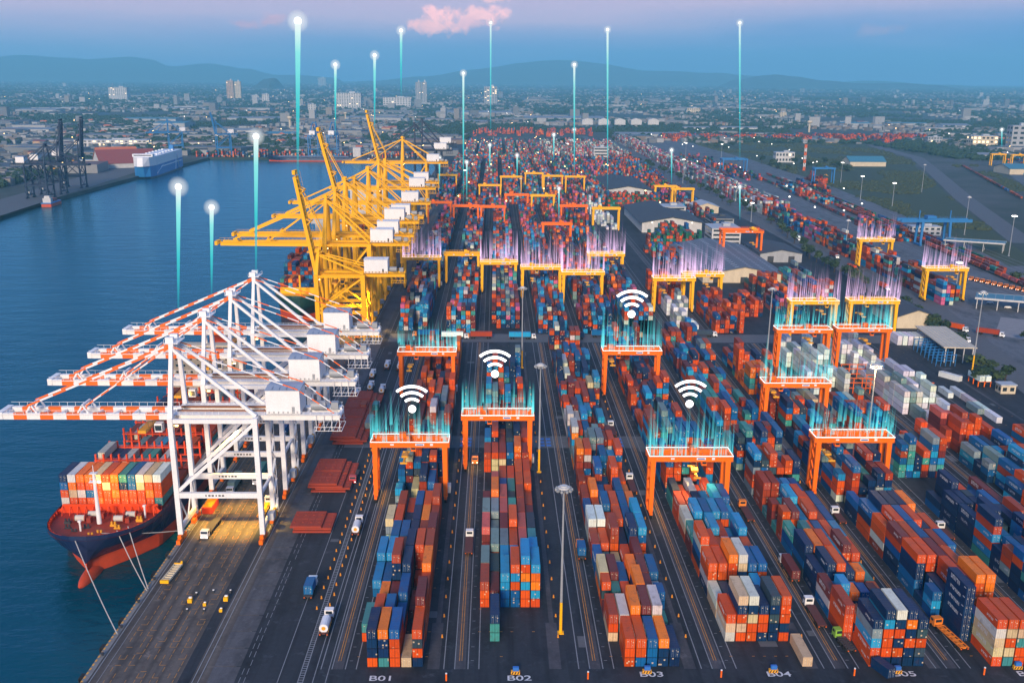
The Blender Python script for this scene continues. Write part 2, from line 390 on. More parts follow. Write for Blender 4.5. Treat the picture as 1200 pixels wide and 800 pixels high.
g = MB()
FAR = 60000
g.rect(-FAR, BASIN_Y, FAR, 5500, 0); g.quad((-FAR, 5500, 0), (FAR, 5500, 0), (FAR, 20000, 95), (-FAR, 20000, 95)); g.quad((-FAR, 20000, 95), (FAR, 20000, 95), (FAR, FAR, 95), (-FAR, FAR, 95)); g.rect(QUAY_X, -400, FAR, BASIN_Y, 0); g.rect(-FAR, -400, WEST_X, BASIN_Y, 0)
g.quad((QUAY_X, -400, -9), (QUAY_X, BASIN_Y, -9), (QUAY_X, BASIN_Y, 0), (QUAY_X, -400, 0))
g.quad((WEST_X, -400, -9), (WEST_X, -400, 0), (WEST_X, BASIN_Y, 0), (WEST_X, BASIN_Y, -9))
g.quad((WEST_X, BASIN_Y, -9), (WEST_X, BASIN_Y, 0), (QUAY_X, BASIN_Y, 0), (QUAY_X, BASIN_Y, -9))
struct(g.build('ground', M['city_ground']))
w = MB(); w.rect(WEST_X-2, -400, QUAY_X+2, BASIN_Y+2, WATER_Z); struct(w.build('water', M['water']))

# yard pavement with its apron, slabs and paint as pieces of the pavement
pv = MB(); pv.rect(QUAY_X+.6, -300, 268, 2640, .004); pave = struct(pv.build('yard_pavement', M['asphalt']))
cope = MB(); cope.box(QUAY_X+.25, 1150, -.9, 1.5, 2000, 1.12); cp = cope.build('quay_coping', M['concrete'], pave)
ap = MB(); ap.rect(QUAY_X+1.0, 120, -64, 1900, .008); ap.build('quay_apron', M['apron_tarmac'], pave)
sl = MB(); sl.box(0, 0, 0, 6.6, 8.55, .05); slm = sl.mesh('concrete_slab', [M['slab_concrete']])
for k in range(60):
    o = link('concrete_slab', slm, pave); o.location = (-66.2, 206+9*k, -.02)
rails = MB()
for x in (-98.6+.9, -73.0, -71.6):
    rails.box(x, 900, .0, .16, 1500, .10)
rails.build('crane_rail', M['grey_steel'], pave)
ch = MB(); ch.rect(-76.6, 150, -73.6, 1700, .012); ch.build('cable_trench', M['asphalt'], pave)

X0 = [-34.3, -4.0, 29.5, 60.0, 90.6, 118.6, 149.0, 179.5, 210.0]     # first column of each yard block
X0B = [-56.0, -28.0, -2.0, 25.0, 51.0, 74.5, 107.0, 128.0]
wm, ym = MB(), MB()
rw = MB()
RD = random.Random(3)
for i, x0 in enumerate(X0):
    y0, y1 = 236, 588
    for dx in (-8.6, -5.9, -2.6, .1): wm.rect(x0+dx-.12, y0, x0+dx+.12, y1, .012)
    ym.rect(x0-4.9, y0+4, x0-4.7, y1, .016); ym.rect(x0-4.3, y0+4, x0-4.1, y1, .016)
    rw.rect(x0-5.75, y0, x0-3.2, y1, .008); rw.rect(x0+17.6, y0, x0+20.6, y0+24, .008); rw.rect(x0+18.6, y0+24, x0+19.9, y1, .008)
    for yy in range(242, 585, 13):
        for c in range(7):
            if RD.random() < .5: ym.rect(x0+2.85*c-.35, yy, x0+2.85*c+.35, yy+.25, .016)
    for yy in range(240, 588, 7):
        wm.rect(x0-2.0, yy, x0-1.2, yy+.2, .016)
for i, x0 in enumerate(X0B):
    for (ya, yb) in ((612, 1060), (1080, 1560)):
        for dx in (-7.5, -4.5, -1.6): wm.rect(x0+dx-.12, ya, x0+dx+.12, yb, .012)
        rw.rect(x0-7.2, ya, x0-4.8, yb, .008)
# apron: lane ladders in worn yellow, the fence track beside the roadway
for lane, x in enumerate((-93.5, -90.0, -86.2, -82.4, -78.6)):
    for yy in range(160, 900, 3):
        if RD.random() < .62: ym.rect(x-.9, yy, x-.75, yy+2.2, .016)
        if RD.random() < .62: ym.rect(x+.75, yy, x+.9, yy+2.2, .016)
        if RD.random() < .5: ym.rect(x-.75, yy, x+.75, yy+.2, .016)
wm.rect(-95.9, 120, -95.75, 900, .016)
for k in range(90):
    yy = 200+4.2*k
    if RD.random() < .8: wm.rect(-61.9, yy, -61.75, yy+2.9, .016)
    if RD.random() < .8: wm.rect(-60.7, yy, -60.55, yy+2.9, .016)
for dx in (-47.6, -46.4): wm.rect(dx-.12, 150, dx+.12, 560, .016)
for k in range(330): wm.rect(-47.5, 200+k*1.1, -46.5, 200.3+k*1.1, .014)
for x in (-52.5, -44.0, -40.9): wm.rect(x-.1, 160, x+.1, 588, .012)
# crossing lanes and their blue arrows
cr = MB(); cr.rect(-60, 406, 262, 421, .010); cr.rect(-60, 590, 262, 609, .010)
cr.build('crossing_lane', M['tarmac_light'], pave)
wm.rect(-60, 589.6, 262, 589.9, .016); wm.rect(-60, 609, 262, 609.3, .016)
ar = MB()
for x in (-14, 18, 47, 83):
    for k in range(3):
        for j in range(2): ar.rect(x+j*2.6, 408+k*4, x+j*2.6+1.9, 410.4+k*4, .018)
ar.build('blue_arrow_marking', M['sign_blue'], pave)
wm.build('white_road_marking', M['road_white'], pave); ym.build('yellow_road_marking', M['road_yellow'], pave); rw.build('crane_runway', M['runway_concrete'], pave)
tp = MB()                                     # repaired tarmac patches and oil tracks
for k in range(70):
    x = RD.uniform(-58, 250); y = RD.uniform(240, 600); tp.rect(x, y, x+RD.uniform(1.5, 5), y+RD.uniform(2, 9), .0065)
tp.build('tarmac_patch', M['tarmac_light'], pave)

def text_mesh(s, size, mat, name, loc, rot, parent=None, ext=0.0):
    cu = bpy.data.curves.new(name, 'FONT'); cu.body = s; cu.size = size; cu.align_x = 'CENTER'; cu.align_y = 'CENTER'; cu.extrude = ext; cu.offset = .03*size/3
    o = bpy.data.objects.new(name, cu); COL.objects.link(o); bpy.context.view_layer.update()
    me = bpy.data.meshes.new_from_object(o.evaluated_get(bpy.context.evaluated_depsgraph_get()))
    bpy.data.objects.remove(o); me.materials.clear(); me.materials.append(mat)
    q = link(name, me, parent); q.location = loc; q.rotation_euler = rot; return q
for s, x in (('B01', -27.6), ('B02', 6.0), ('B03', 38.6), ('B04', 70.0), ('B05', 101.0), ('B06', 132.2), ('B07', 163)):
    o = text_mesh(s, 4.6, M['bay_white'], 'painted_bay_number', (x, 233.3 if s not in ('B01', 'B02') else 231.6, .02), (0, 0, 0), pave)
    o.scale = (.86, .72, 1)

# right-hand side: freight railway, service roads, container depot surfaces
side = MB(); [side.quad((xa, ya, .004), (xb, ya, .004), (xd, yb, .004), (xc, yb, .004)) for ya, xa, xb, yb, xc, xd in ((300, 268, 520, 862, 268, 500), (862, 268, 414, 1115, 268, 450), (1115, 268, 450, 1650, 268, 483), (1650, 268, 483, 2100, 268, 487), (2100, 268, 487, 2900, 268, 471))]; struct(side.build('rail_terminal_pavement', M['rail_yard']))
def road(name, pts, w, mat, z):
    mb = MB()
    for a, b in zip(pts, pts[1:]):
        a, b = Vector((*a, 0)), Vector((*b, 0)); d = (b-a).normalized(); nrm = Vector((-d.y, d.x, 0))*w/2
        mb.quad(tuple(a+nrm+Vector((0, 0, z))), tuple(a-nrm+Vector((0, 0, z))), tuple(b-nrm+Vector((0, 0, z))), tuple(b+nrm+Vector((0, 0, z))))
    return struct(mb.build(name, mat))
road('road', [(236, 330), (262, 520), (290, 722), (324, 1000), (262, 1300), (262, 2100), (240, 2700)][:4], 16, M['road_grey'], .012)
road('road', [(268, 640), (282, 1000), (262, 1500), (255, 2300), (235, 3000)], 17, M['road_grey'], .016)
road('road', [(487, 993), (600, 1400), (720, 1800), (837, 2196), (900, 2700)], 24, M['road_grey'], .02)
road('road', [(560, 900), (760, 1500), (1000, 2200)], 46, M['rail_yard'], .016)
tr = MB()
for k, (xa, xb) in enumerate(((395, 505), (402, 512), (409, 519), (416, 526), (350, 430), (356, 437))):
    for dx in (0, 1.5):
        tr.quad((xa+dx-.15, 560, .05), (xa+dx+.15, 560, .05), (xb+dx+.15, 3000, .05), (xb+dx-.15, 3000, .05))
struct(tr.build('railway_track', M['road_white']))

# hills on the horizon
def hills(name, prof, y, depth, seed):
    """prof: (x, height) outline of the crest; a real ridge with slopes and spurs"""
    mb = MB(); nx, ny = 150, 10; xs = [prof[0][0]+(prof[-1][0]-prof[0][0])*i/nx for i in range(nx+1)]
    def hh(x):
        for (a, ha), (b, hb) in zip(prof, prof[1:]):
            if a <= x <= b: t = (x-a)/(b-a); t = t*t*(3-2*t); return ha+(hb-ha)*t
        return 0
    vs = []
    for j in range(ny+1):
        v = j/ny; sh = sin(pi*min(1, v*1.0))**.9 if 0 < v < 1 else 0
        for x in xs:
            n = mnoise.fractal(Vector((x*.0004, v*2.2+seed, seed)), .9, 2.1, 6)
            h = hh(x)*sh*(1+.16*n) - (8 if sh == 0 else 0)
            sh_ = min(200, (xs[-1]-xs[0])*.012); vs.append((x+sh_*n, y+depth*(v-.5)+sh_*1.5*n, h))
    fs = [(j*(nx+1)+i, j*(nx+1)+i+1, (j+1)*(nx+1)+i+1, (j+1)*(nx+1)+i) for j in range(ny) for i in range(nx)]
    mb.add(vs, fs); return struct(mb.build(name, M['hill_forest'], smooth=True))
def PX(px, y): return (px-581)/1265*y*.965
def prof(pts, y): return [(PX(px, y), max(0, 138+(95.9+(px-581)*.0068-py)/1265*y*.76) if py < 96+(px-581)*.0068 else 0) for px, py in pts]
hills('hills', prof([(-160, 70), (-60, 66), (0, 63), (40, 58), (75, 62), (115, 66), (160, 65), (215, 77), (245, 74), (290, 80), (330, 88), (390, 92), (420, 96)], 21300), 21300, 3600, 1.3)
hills('hills', prof([(360, 100), (440, 95), (500, 88), (560, 77), (610, 71), (660, 69), (700, 72), (760, 80), (830, 84), (900, 92), (960, 101)], 21000), 21000, 3400, 4.1)
hills('hills', prof([(780, 106), (830, 101), (862, 92), (890, 86), (905, 85), (925, 88), (960, 94), (1000, 97), (1050, 97), (1080, 99), (1140, 103), (1200, 105), (1290, 110)], 17000), 17000, 2400, 7.7)
hills('hills', prof([(700, 100), (760, 93), (800, 84), (850, 88), (960, 97), (1020, 94), (1090, 99), (1250, 108)], 21800), 21800, 2400, 11.7)
hills('hills', prof([(280, 112), (298, 99), (316, 93), (326, 92), (338, 95), (352, 103), (366, 112)], 12500), 12500, 1000, 17.7)
# the evening haze that turns the far town blue
hz = MB(); hz.box(0, 11500, -12, 44000, 24000, 742)
HZ = hz.build('haze', []); HZ['kind'] = 'stuff'; HZ['label'] = 'blue evening haze over the port and the far town'; HZ['category'] = 'haze'
def haze_mat():
    m = bpy.data.materials.new('haze'); m.use_nodes = True; t = m.node_tree; t.nodes.clear()
    v = N(t, 'ShaderNodeVolumePrincipled'); v.inputs['Color'].default_value = (.27, .76, 1.0, 1); v.inputs['Density'].default_value = 8e-5; v.inputs['Anisotropy'].default_value = 0
    o = N(t, 'ShaderNodeOutputMaterial'); L(t, v.outputs[0], o.inputs['Volume']); return m
HZ.data.materials.append(haze_mat())
# ================================================================== CONTAINERS
CWD, CHT, L40, L20 = 2.44, 2.59, 12.19, 6.06
def container_meshes(LN, tag_):
    """x centred, near (door) end at y = 0, floor at z = 0; ribbed steel walls inside a frame"""
    b = MB(); h, hw = CHT-.03, CWD/2
    for x in (-hw+.06, hw-.06):
        for y in (.06, LN-.06): b.box(x, y, 0, .12, .12, h)
        b.box(x, LN/2, 0, .10, LN-.24, .16); b.box(x, LN/2, h-.09, .10, LN-.24, .09)
    for y in (.05, LN-.05):
        b.box(0, y, 0, CWD-.24, .10, .14); b.box(0, y, h-.10, CWD-.24, .10, .10)
    n = int(LN/.46)
    for sx in (-1, 1):                                  # ribs
        prev = None
        for k in range(n*2+1):
            y = .12+(LN-.24)*k/(n*2); x = sx*(hw-(.05 if k % 2 else .015))
            if prev:
                f = (0, 1, 2, 3) if sx > 0 else (3, 2, 1, 0)
                b.add([(prev[0], prev[1], .14), (x, y, .14), (x, y, h-.08), (prev[0], prev[1], h-.08)], [f])
            prev = (x, y)
    prev = None
    for k in range(n+1):                                # roof ribs
        y = .1+(LN-.2)*k/n; z = h-(.055 if k % 2 else .03)
        if prev: b.quad((-hw+.1, prev[0], prev[1]), (hw-.1, prev[0], prev[1]), (hw-.1, y, z), (-hw+.1, y, z))
        prev = (y, z)
    b.quad((hw-.1, LN-.03, .1), (-hw+.1, LN-.03, .1), (-hw+.1, LN-.03, h-.1), (hw-.1, LN-.03, h-.1))
    b.quad((-hw+.1, .1, .04), (-hw+.1, LN-.1, .04), (hw-.1, LN-.1, .04), (hw-.1, .1, .04))
    body = b.mesh('container_body_'+tag_, [M['container_steel']])
    doors = []
    for s in (-1, 1):
        d = MB(); cx = s*(hw-.12)/2
        d.box(cx, .045, .14, hw-.15, .05, h-.24)
        for k in range(3): d.box(cx, .015, .35+.78*k, hw-.34, .03, .46)
        if s > 0: d.box(cx+.2, -.006, 1.45, .24, .012, .26, 1); d.box(cx-.25, -.006, 1.8, .14, .012, .18, 1); d.box(cx+.1, -.006, .7, .2, .012, .12, 1)
        else: d.box(cx, -.006, 1.75, .30, .012, .12, 1)
        doors.append(d.mesh('container_door_'+tag_, [M['container_steel'], M['sticker']]))
    r = MB()
    for x in (-.72, -.30, .30, .72): r.cyl((x, -.02, .12), (x, -.02, h-.06), .028, 6)
    rods = r.mesh('lock_rods_'+tag_, [M['grey_steel']])
    return body, doors, rods
CM = {40: container_meshes(L40, '40'), 20: container_meshes(L20, '20')}
def lettering(seed, y0, n_, h, gapw):
    """illegible line lettering, as pale print proud of both long sides, and number codes on the door end"""
    rr = random.Random(seed); b = MB()
    for sx in (-1, 1):
        y = y0
        for k in range(n_):
            w_ = h*rr.uniform(.55, .85); X = sx*(CWD/2+.008)
            b.box(X, y+w_*.12, .95, .012, w_*.24, h)
            q = rr.random()
            if q < .7: b.box(X, y+w_*.6, .95+(h*.76 if q < .4 else 0), .012, w_*.7, h*.24)
            if q > .25: b.box(X, y+w_*.85, .95, .012, w_*.22, h)
            y += w_+gapw
        b.box(sx*(CWD/2+.008), 1.0, 1.9, .012, 1.1, .22)
    return b.mesh('line_lettering', [M['print_white']])
LOGOS = [lettering(1, 3.0, 8, .85, .22), lettering(2, 4.4, 5, 1.15, .3), lettering(3, 2.6, 6, .6, .2)]
ORD = ['first', 'second', 'third', 'fourth', 'fifth', 'sixth', 'seventh', 'eighth', 'ninth', 'tenth', 'eleventh', 'twelfth']
def container(x, y, z, code, ln, label, group, rz=0.0, logo=False, n=RND):
    j = n.uniform(.86, 1.1); c = PAL[code]; col = (c[0]*j, c[1]*j*n.uniform(.9, 1.15), c[2]*j, 1)
    o = thing('shipping_container', label, 'container', (x, y, z), rz, group)
    body, doors, rods = CM[ln]
    bo = link('body', body, o); bo.color = col
    for d in doors: q = link('door', d, o); q.color = col
    link('lock_rods', rods, o)
    if logo: link('line_lettering', LOGOS[n.randrange(3)], o)
    return o

class Mass:
    """one mesh of many plain containers, too many or too far to take apart"""
    def __init__(s): s.v, s.f, s.c, s.u = [], [], [], []
    def add(s, x, y, z, code, ln, rz=0.0, n=RND):
        LN = L40 if ln == 40 else L20; hw, h = CWD/2, CHT-.05; ca, sa = cos(rz), sin(rz); b = len(s.v)
        for zz in (z, z+h):
            for a, q in ((-hw, 0), (hw, 0), (hw, LN), (-hw, LN)): s.v.append((x+ca*a-sa*q, y+sa*a+ca*q, zz))
        j = n.uniform(.82, 1.12); c = PAL[code]; c = (c[0]*j, c[1]*j*n.uniform(.88, 1.2), c[2]*j, 1.0)
        for f, u in (((4, 5, 6, 7), 0), ((0, 1, 5, 4), 1), ((1, 2, 6, 5), 2), ((2, 3, 7, 6), 1), ((3, 0, 4, 7), 2)):
            s.f.append(tuple(b+k for k in f)); s.c.extend(c*4)
            s.u.extend((20, 1, 20, 1, 20, 1, 20, 1) if u == 0 else (0, 0, CWD, 0, CWD, h, 0, h) if u == 1 else (4, 0, 4+LN, 0, 4+LN, h, 4, h))
    def build(s, name, label):
        me = bpy.data.meshes.new(name); me.from_pydata(s.v, [], s.f)
        a = me.color_attributes.new('Col', 'FLOAT_COLOR', 'CORNER'); a.data.foreach_set('color', s.c)
        uv = me.uv_layers.new(name='UVMap'); uv.data.foreach_set('uv', s.u); me.materials.append(M['container_mass'])
        o = link(name, me); return tag(o, label, 'containers', kind='stuff')

stacks = {}          # (block, column) -> list of (y, length, 'colours from the ground up')
def put(bk, col, y, ln, s):
    if s: stacks.setdefault((bk, col), []).append((y, ln, s))
def bay(bk, k, cols, y0=237.0, off=0):
    """one 40 ft bay: a string per column, '/' parts two 20 ft stacks (near/far), '-' is an empty slot"""
    for c, s in enumerate(cols.split()):
        c += off
        if s == '-': continue
        if '/' in s:
            a, b = s.split('/'); put(bk, c, y0+12.8*k, 20, a.strip('-')); put(bk, c, y0+12.8*k+6.3, 20, b.strip('-'))
        else: put(bk, c, y0+12.8*k, 40, s)
# nearest bays as they stand in the photograph, 'colours from the ground up'
bay(0, 0, '- rnnn tnno rrrb c nrkr');      bay(0, 1, 'rt uur ubb rb - rrrrm');      bay(0, 2, '- ro mm bbb m rru')
bay(0, 3, 'bs bb unnnu nnnn -/u urro');    bay(0, 4, 'bbs tss bnm nnnn muur uuuu'); bay(0, 5, '- snb rsb nkn uru uuum')
bay(0, 6, 'ggc ror bn ubn oro mmu');       bay(0, 7, '-/s bsu kr rnb ror urru')
bay(1, 1, '- ttn - - - -');                 bay(1, 2.5, 'rru mm bbss bbrsr rrsors rsoos'); bay(1, 3.5, 'usg tk tts bbs usr bbss')
bay(1, 4.5, '- mug mmg urr rrp ggt');      bay(1, 5.5, 'mmp gg uom ttcr mmp bbk'); bay(1, 6.5, 'mug mmg rop ggt mmu um')
bay(1, 7.5, 'mm bnro bbp tk umu uu');      bay(1, 8.5, '- orp nb tt rbr rrr'); bay(1, 9.5, '- u rr rr nnr bbr'); bay(1, 11, 'rru ccr ccu nnb rrro bru')
bay(2, 0, '- rrr brr bbb nno nn');         bay(2, 1, 'cru ttw rrro mmrm nncw -/t'); bay(2, 2, 'm/rkr r/kt rr nnno rmm bbb/bw')
bay(2, 3, 'ogc mmm bb ono tpm bbb');       bay(2, 4, 'bb s/t w/c rr uum o');       bay(2, 5, 'uu rr rruu nn bbbn rrbs')
bay(2, 6, 'wwh hhh rr bnr bbb rrbs');      bay(2, 7, 'ub rr bbb ntr bsb rro');     bay(2, 8, 'mu mro bb ur bsb bo')
bay(3, 0, '- - - - - - c');                bay(3, 1, 'wcr rcrnc rrcnw nrrn nnknk rnrrr'); bay(3, 2, 'cw kk kn nn bbs -')
bay(3, 3, 'nwrr bbrr bbrro nnncw rrcb rrrb'); bay(3, 4, 'rnbwr ubrr nnr knw rnn bbr'); bay(3, 5, 'mmt msc bbss brr us bsbs')
bay(3, 6, 'ucw bbss bssb rurs bbrb ubs');  bay(3, 7, 'rru nrr nbn urs rubs rssb'); bay(3, 8, 'ttk nu rcw rr otr -/r')
bay(4, 0, '- rrsgn nrrrsn nrnrnw nnrnon nkrkn'); bay(4, 1, 'urru rnr/- ru/r - - -'); bay(4, 2, 'bwm bsss/rs kno/on ssb/bs rum/- rr')
bay(4, 3, 'nnn rrnn bnnr nnn rro/to rt');  bay(4, 4, 'kbnn nnro nnnr bss mmrm rrr'); bay(4, 5, 'bbt rrmt/r bur ncb urr bss')
bay(4, 6, 'uuur/t uurm bss umur ssu bsb'); bay(4, 7, 'mmu/t uut/n ssbs rurr umr usb'); bay(4, 8, 'uuuu rruu srb bss sbb t')
bay(5, 0, '- - rccwr tcrcr rrtcr rtrr');   bay(5, 1, '- nnnnnn kkb - - -');       bay(5, 2, 'bsb/n nnn rrrrr nnnn rrrro rrroo')
bay(5, 3, 'bbnnr uurrr bbrrm bbnn rrrr ttb'); bay(5, 4, 'nnbrm rrurr nnbbb kkkn nnnu bbbb'); bay(5, 5, 'uwrr unrrr nnnbb urrur nnrn kkbr')
bay(5, 6, 'rrnb bnnbn kkbbn bnbbn rrrro bb'); bay(5, 7, 'nnb rrr/t wct/r tt/c ggw/w rb')
def cover(bk, y0, y1): pass
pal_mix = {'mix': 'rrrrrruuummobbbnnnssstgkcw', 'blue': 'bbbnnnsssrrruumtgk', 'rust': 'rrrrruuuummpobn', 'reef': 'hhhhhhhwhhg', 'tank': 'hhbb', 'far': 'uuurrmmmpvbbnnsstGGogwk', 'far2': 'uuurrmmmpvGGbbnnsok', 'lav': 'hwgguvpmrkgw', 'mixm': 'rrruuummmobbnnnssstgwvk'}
def auto(bk, y0, y1, ncol, pal, fill, hmin, hmax, seed, step=12.8, gap=.05):
    """further bays: runs of like colour, uneven heights, odd gaps and 20 ft pairs"""
    rr = random.Random(seed); P = pal_mix[pal]; y = y0; prev = [rr.choice(P) for _ in range(ncol)]
    while y+12.5 < y1:
        if rr.random() > gap:
            base = rr.choice(P); lvl = rr.uniform(hmin, hmax)
            for c in range(ncol):
                if rr.random() > fill: continue
                h = int(round(min(6, max(1, rr.gauss(lvl+.35, 1.0)))))
                def colr():
                    q = rr.random()
                    return prev[c] if q < .3 else base if q < .5 else rr.choice(P)
                if rr.random() < .22:
                    for dy in (0, 6.3):
                        if rr.random() < .85: put(bk, c, y+dy, 20, ''.join(colr() for _ in range(max(1, h-rr.randint(0, 1)))))
                else:
                    s = ''.join(colr() for _ in range(h)); prev[c] = s[-1]; put(bk, c, y, 40, s)
        y += step
XS = {i: x for i, x in enumerate(X0)}
auto(0, 237+12.8*8.6, 480, 6, 'mix', .93, 2.2, 4.4, 11); auto(0, 484, 575, 6, 'rust', .9, 2, 4, 12)
auto(1, 237+12.8*12.4, 445, 6, 'blue', .92, 2, 4.6, 13); auto(1, 452, 545, 6, 'blue', .85, 2, 4, 14, gap=.2)
auto(2, 237+12.8*9.2, 585, 6, 'mix', .9, 2, 4.6, 15)
auto(3, 237+12.8*9.2, 575, 6, 'blue', .92, 2.2, 4.6, 16)
auto(4, 237+12.8*9.2, 588, 6, 'blue', .95, 3, 5, 17)
auto(5, 237+12.8*8.2, 480, 6, 'mix', .93, 2.6, 4.8, 18); auto(5, 484, 560, 6, 'mix', .9, 2, 4, 19)
auto(6, 270, 420, 6, 'blue', .95, 3.2, 5, 20); auto(6, 424, 480, 5, 'mix', .9, 2, 4, 22); auto(6, 484, 580, 6, 'reef', .75, 2.5, 4, 21)
auto(7, 290, 395, 6, 'blue', .95, 3.2, 5, 23); auto(7, 400, 430, 6, 'rust', .9, 3, 4, 27); auto(7, 440, 585, 6, 'reef', .72, 1.8, 3.6, 24)
auto(8, 300, 418, 6, 'mix', .95, 3, 5, 25); auto(8, 440, 500, 3, 'reef', .7, 1, 2.2, 26)
for i in range(0, 4): XS[20+i] = 241+i*31
auto(20, 330, 410, 6, 'mix', .95, 2.5, 4.6, 28)
# second yard and the yards beyond it
for i, x0 in enumerate(X0B): XS[40+i] = x0
for i in range(6): auto(40+i, 612 if i else 618, 790 if i > 3 else 1050, 6, 'mixm', .95, 3, 5.2, 50+i)
auto(45, 612, 640, 6, 'rust', .6, 1, 3, 60)
auto(46, 612, 700, 4, 'reef', .6, 2, 3.5, 61); auto(46, 700, 770, 6, 'rust', .9, 2.5, 4, 62); auto(47, 614, 690, 6, 'rust', .9, 3, 5, 63)
XS[50] = 150; auto(50, 660, 700, 6, 'rust', .95, 3, 4, 64)
XS[51] = 176; auto(51, 655, 760, 6, 'far2', .95, 3, 4.4, 65)
XS[52] = 208; auto(52, 700, 800, 5, 'mix', .95, 3.4, 4.6, 66)
for i in range(4): auto(40+i, 1065, 1290, 6, 'far2', .95, 3, 5, 70+i)
auto(44, 800, 1050, 6, 'far2', .9, 2.5, 4.5, 74); auto(45, 800, 1050, 6, 'far', .85, 2, 4, 75); auto(44, 1065, 1290, 6, 'far2', .9, 3, 4.5, 76); auto(45, 1065, 1290, 6, 'far2', .9, 3, 4.5, 77)
XS[46+20] = 104; auto(66, 1075, 1290, 6, 'reef', .5, 1, 3, 78)
for i in range(8):
    XS[80+i] = -70+27*i; auto(80+i, 1305, 1640, 7, 'far', .95, 3, 5, 80+i); auto(80+i, 1665, 2040, 7, 'far', .95, 3, 5, 90+i); 
for i in range(9):
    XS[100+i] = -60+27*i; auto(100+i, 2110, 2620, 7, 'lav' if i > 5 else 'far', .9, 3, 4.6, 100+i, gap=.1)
pal_mix['grn'] = 'GGGGurmbut'; XS[120] = 134
for i in range(4):
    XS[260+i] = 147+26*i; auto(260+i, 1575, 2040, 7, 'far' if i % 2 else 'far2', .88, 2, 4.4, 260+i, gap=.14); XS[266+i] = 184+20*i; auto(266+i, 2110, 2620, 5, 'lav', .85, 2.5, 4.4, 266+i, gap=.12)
XS[272] = 214; auto(272, 1180, 1330, 8, 'far', .8, 1, 3, 272, gap=.2); XS[273] = 208; auto(273, 1330, 1560, 9, 'far2', .85, 2, 4, 273, gap=.15); XS[274] = 212; auto(274, 1010, 1110, 6, 'mixm', .7, 1, 2.4, 274, gap=.3)
XS[275] = 128; auto(275, 860, 940, 12, 'mixm', .55, 1, 2.4, 275, gap=.3)
auto(120, 955, 985, 18, 'grn', .97, 4, 5, 120, gap=0); XS[121] = 132; auto(121, 1285, 1330, 22, 'grn', .97, 4, 5, 121, gap=0); XS[122] = 150; auto(122, 1000, 1030, 10, 'grn', .9, 4, 5, 122, gap=0)
# tall wall of mixed boxes along the freight road, paler towards its far end
for i in range(2): XS[130+i] = 294+10*i
auto(130, 700, 1195, 3, 'mixm', .98, 3.4, 5, 130, gap=.03); auto(131, 715, 1195, 3, 'mixm', .9, 3, 5, 131)
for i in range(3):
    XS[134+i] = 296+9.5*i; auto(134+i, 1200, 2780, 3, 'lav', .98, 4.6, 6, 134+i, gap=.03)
XS[140] = 372; auto(140, 1000, 1130, 5, 'far2', .9, 1, 3, 140, gap=.3); XS[141] = 395; auto(141, 1320, 1560, 5, 'mix', .8, 1, 3.4, 141, gap=.25)
XS[142] = 425; auto(142, 1400, 1600, 4, 'far2', .8, 2, 3, 142, gap=.3); XS[143] = 470; auto(143, 1590, 1680, 5, 'rust', .9, 2, 3, 143)
for i in range(3): XS[150+i] = 358+18*i; auto(150+i, 1650, 2200, 2, 'far2', .8, 1, 2.4, 150+i, gap=.3)
for k in range(26):                                     # trucks' park and depot rows beyond the scrub
    XS[160+k] = 640+k*14+RD.uniform(0, 60); auto(160+k, 1100+k*45, 1135+k*45, RD.randint(2, 5), 'far', .7, 1, 2, 160+k, gap=0)
for k in range(34):
    XS[190+k] = 420+k*21; yy = 2760+RD.uniform(0, 180); auto(190+k, yy, yy+RD.uniform(40, 120), 6, 'rust' if k % 4 else 'far2', .95, 3, 5.5, 190+k, gap=0)
for k in range(26):
    XS[230+k] = -60+k*13; yy = 2950+RD.uniform(0, 250); auto(230+k, yy, yy+RD.uniform(40, 90), 4, 'rust', .9, 3, 5, 230+k, gap=0)

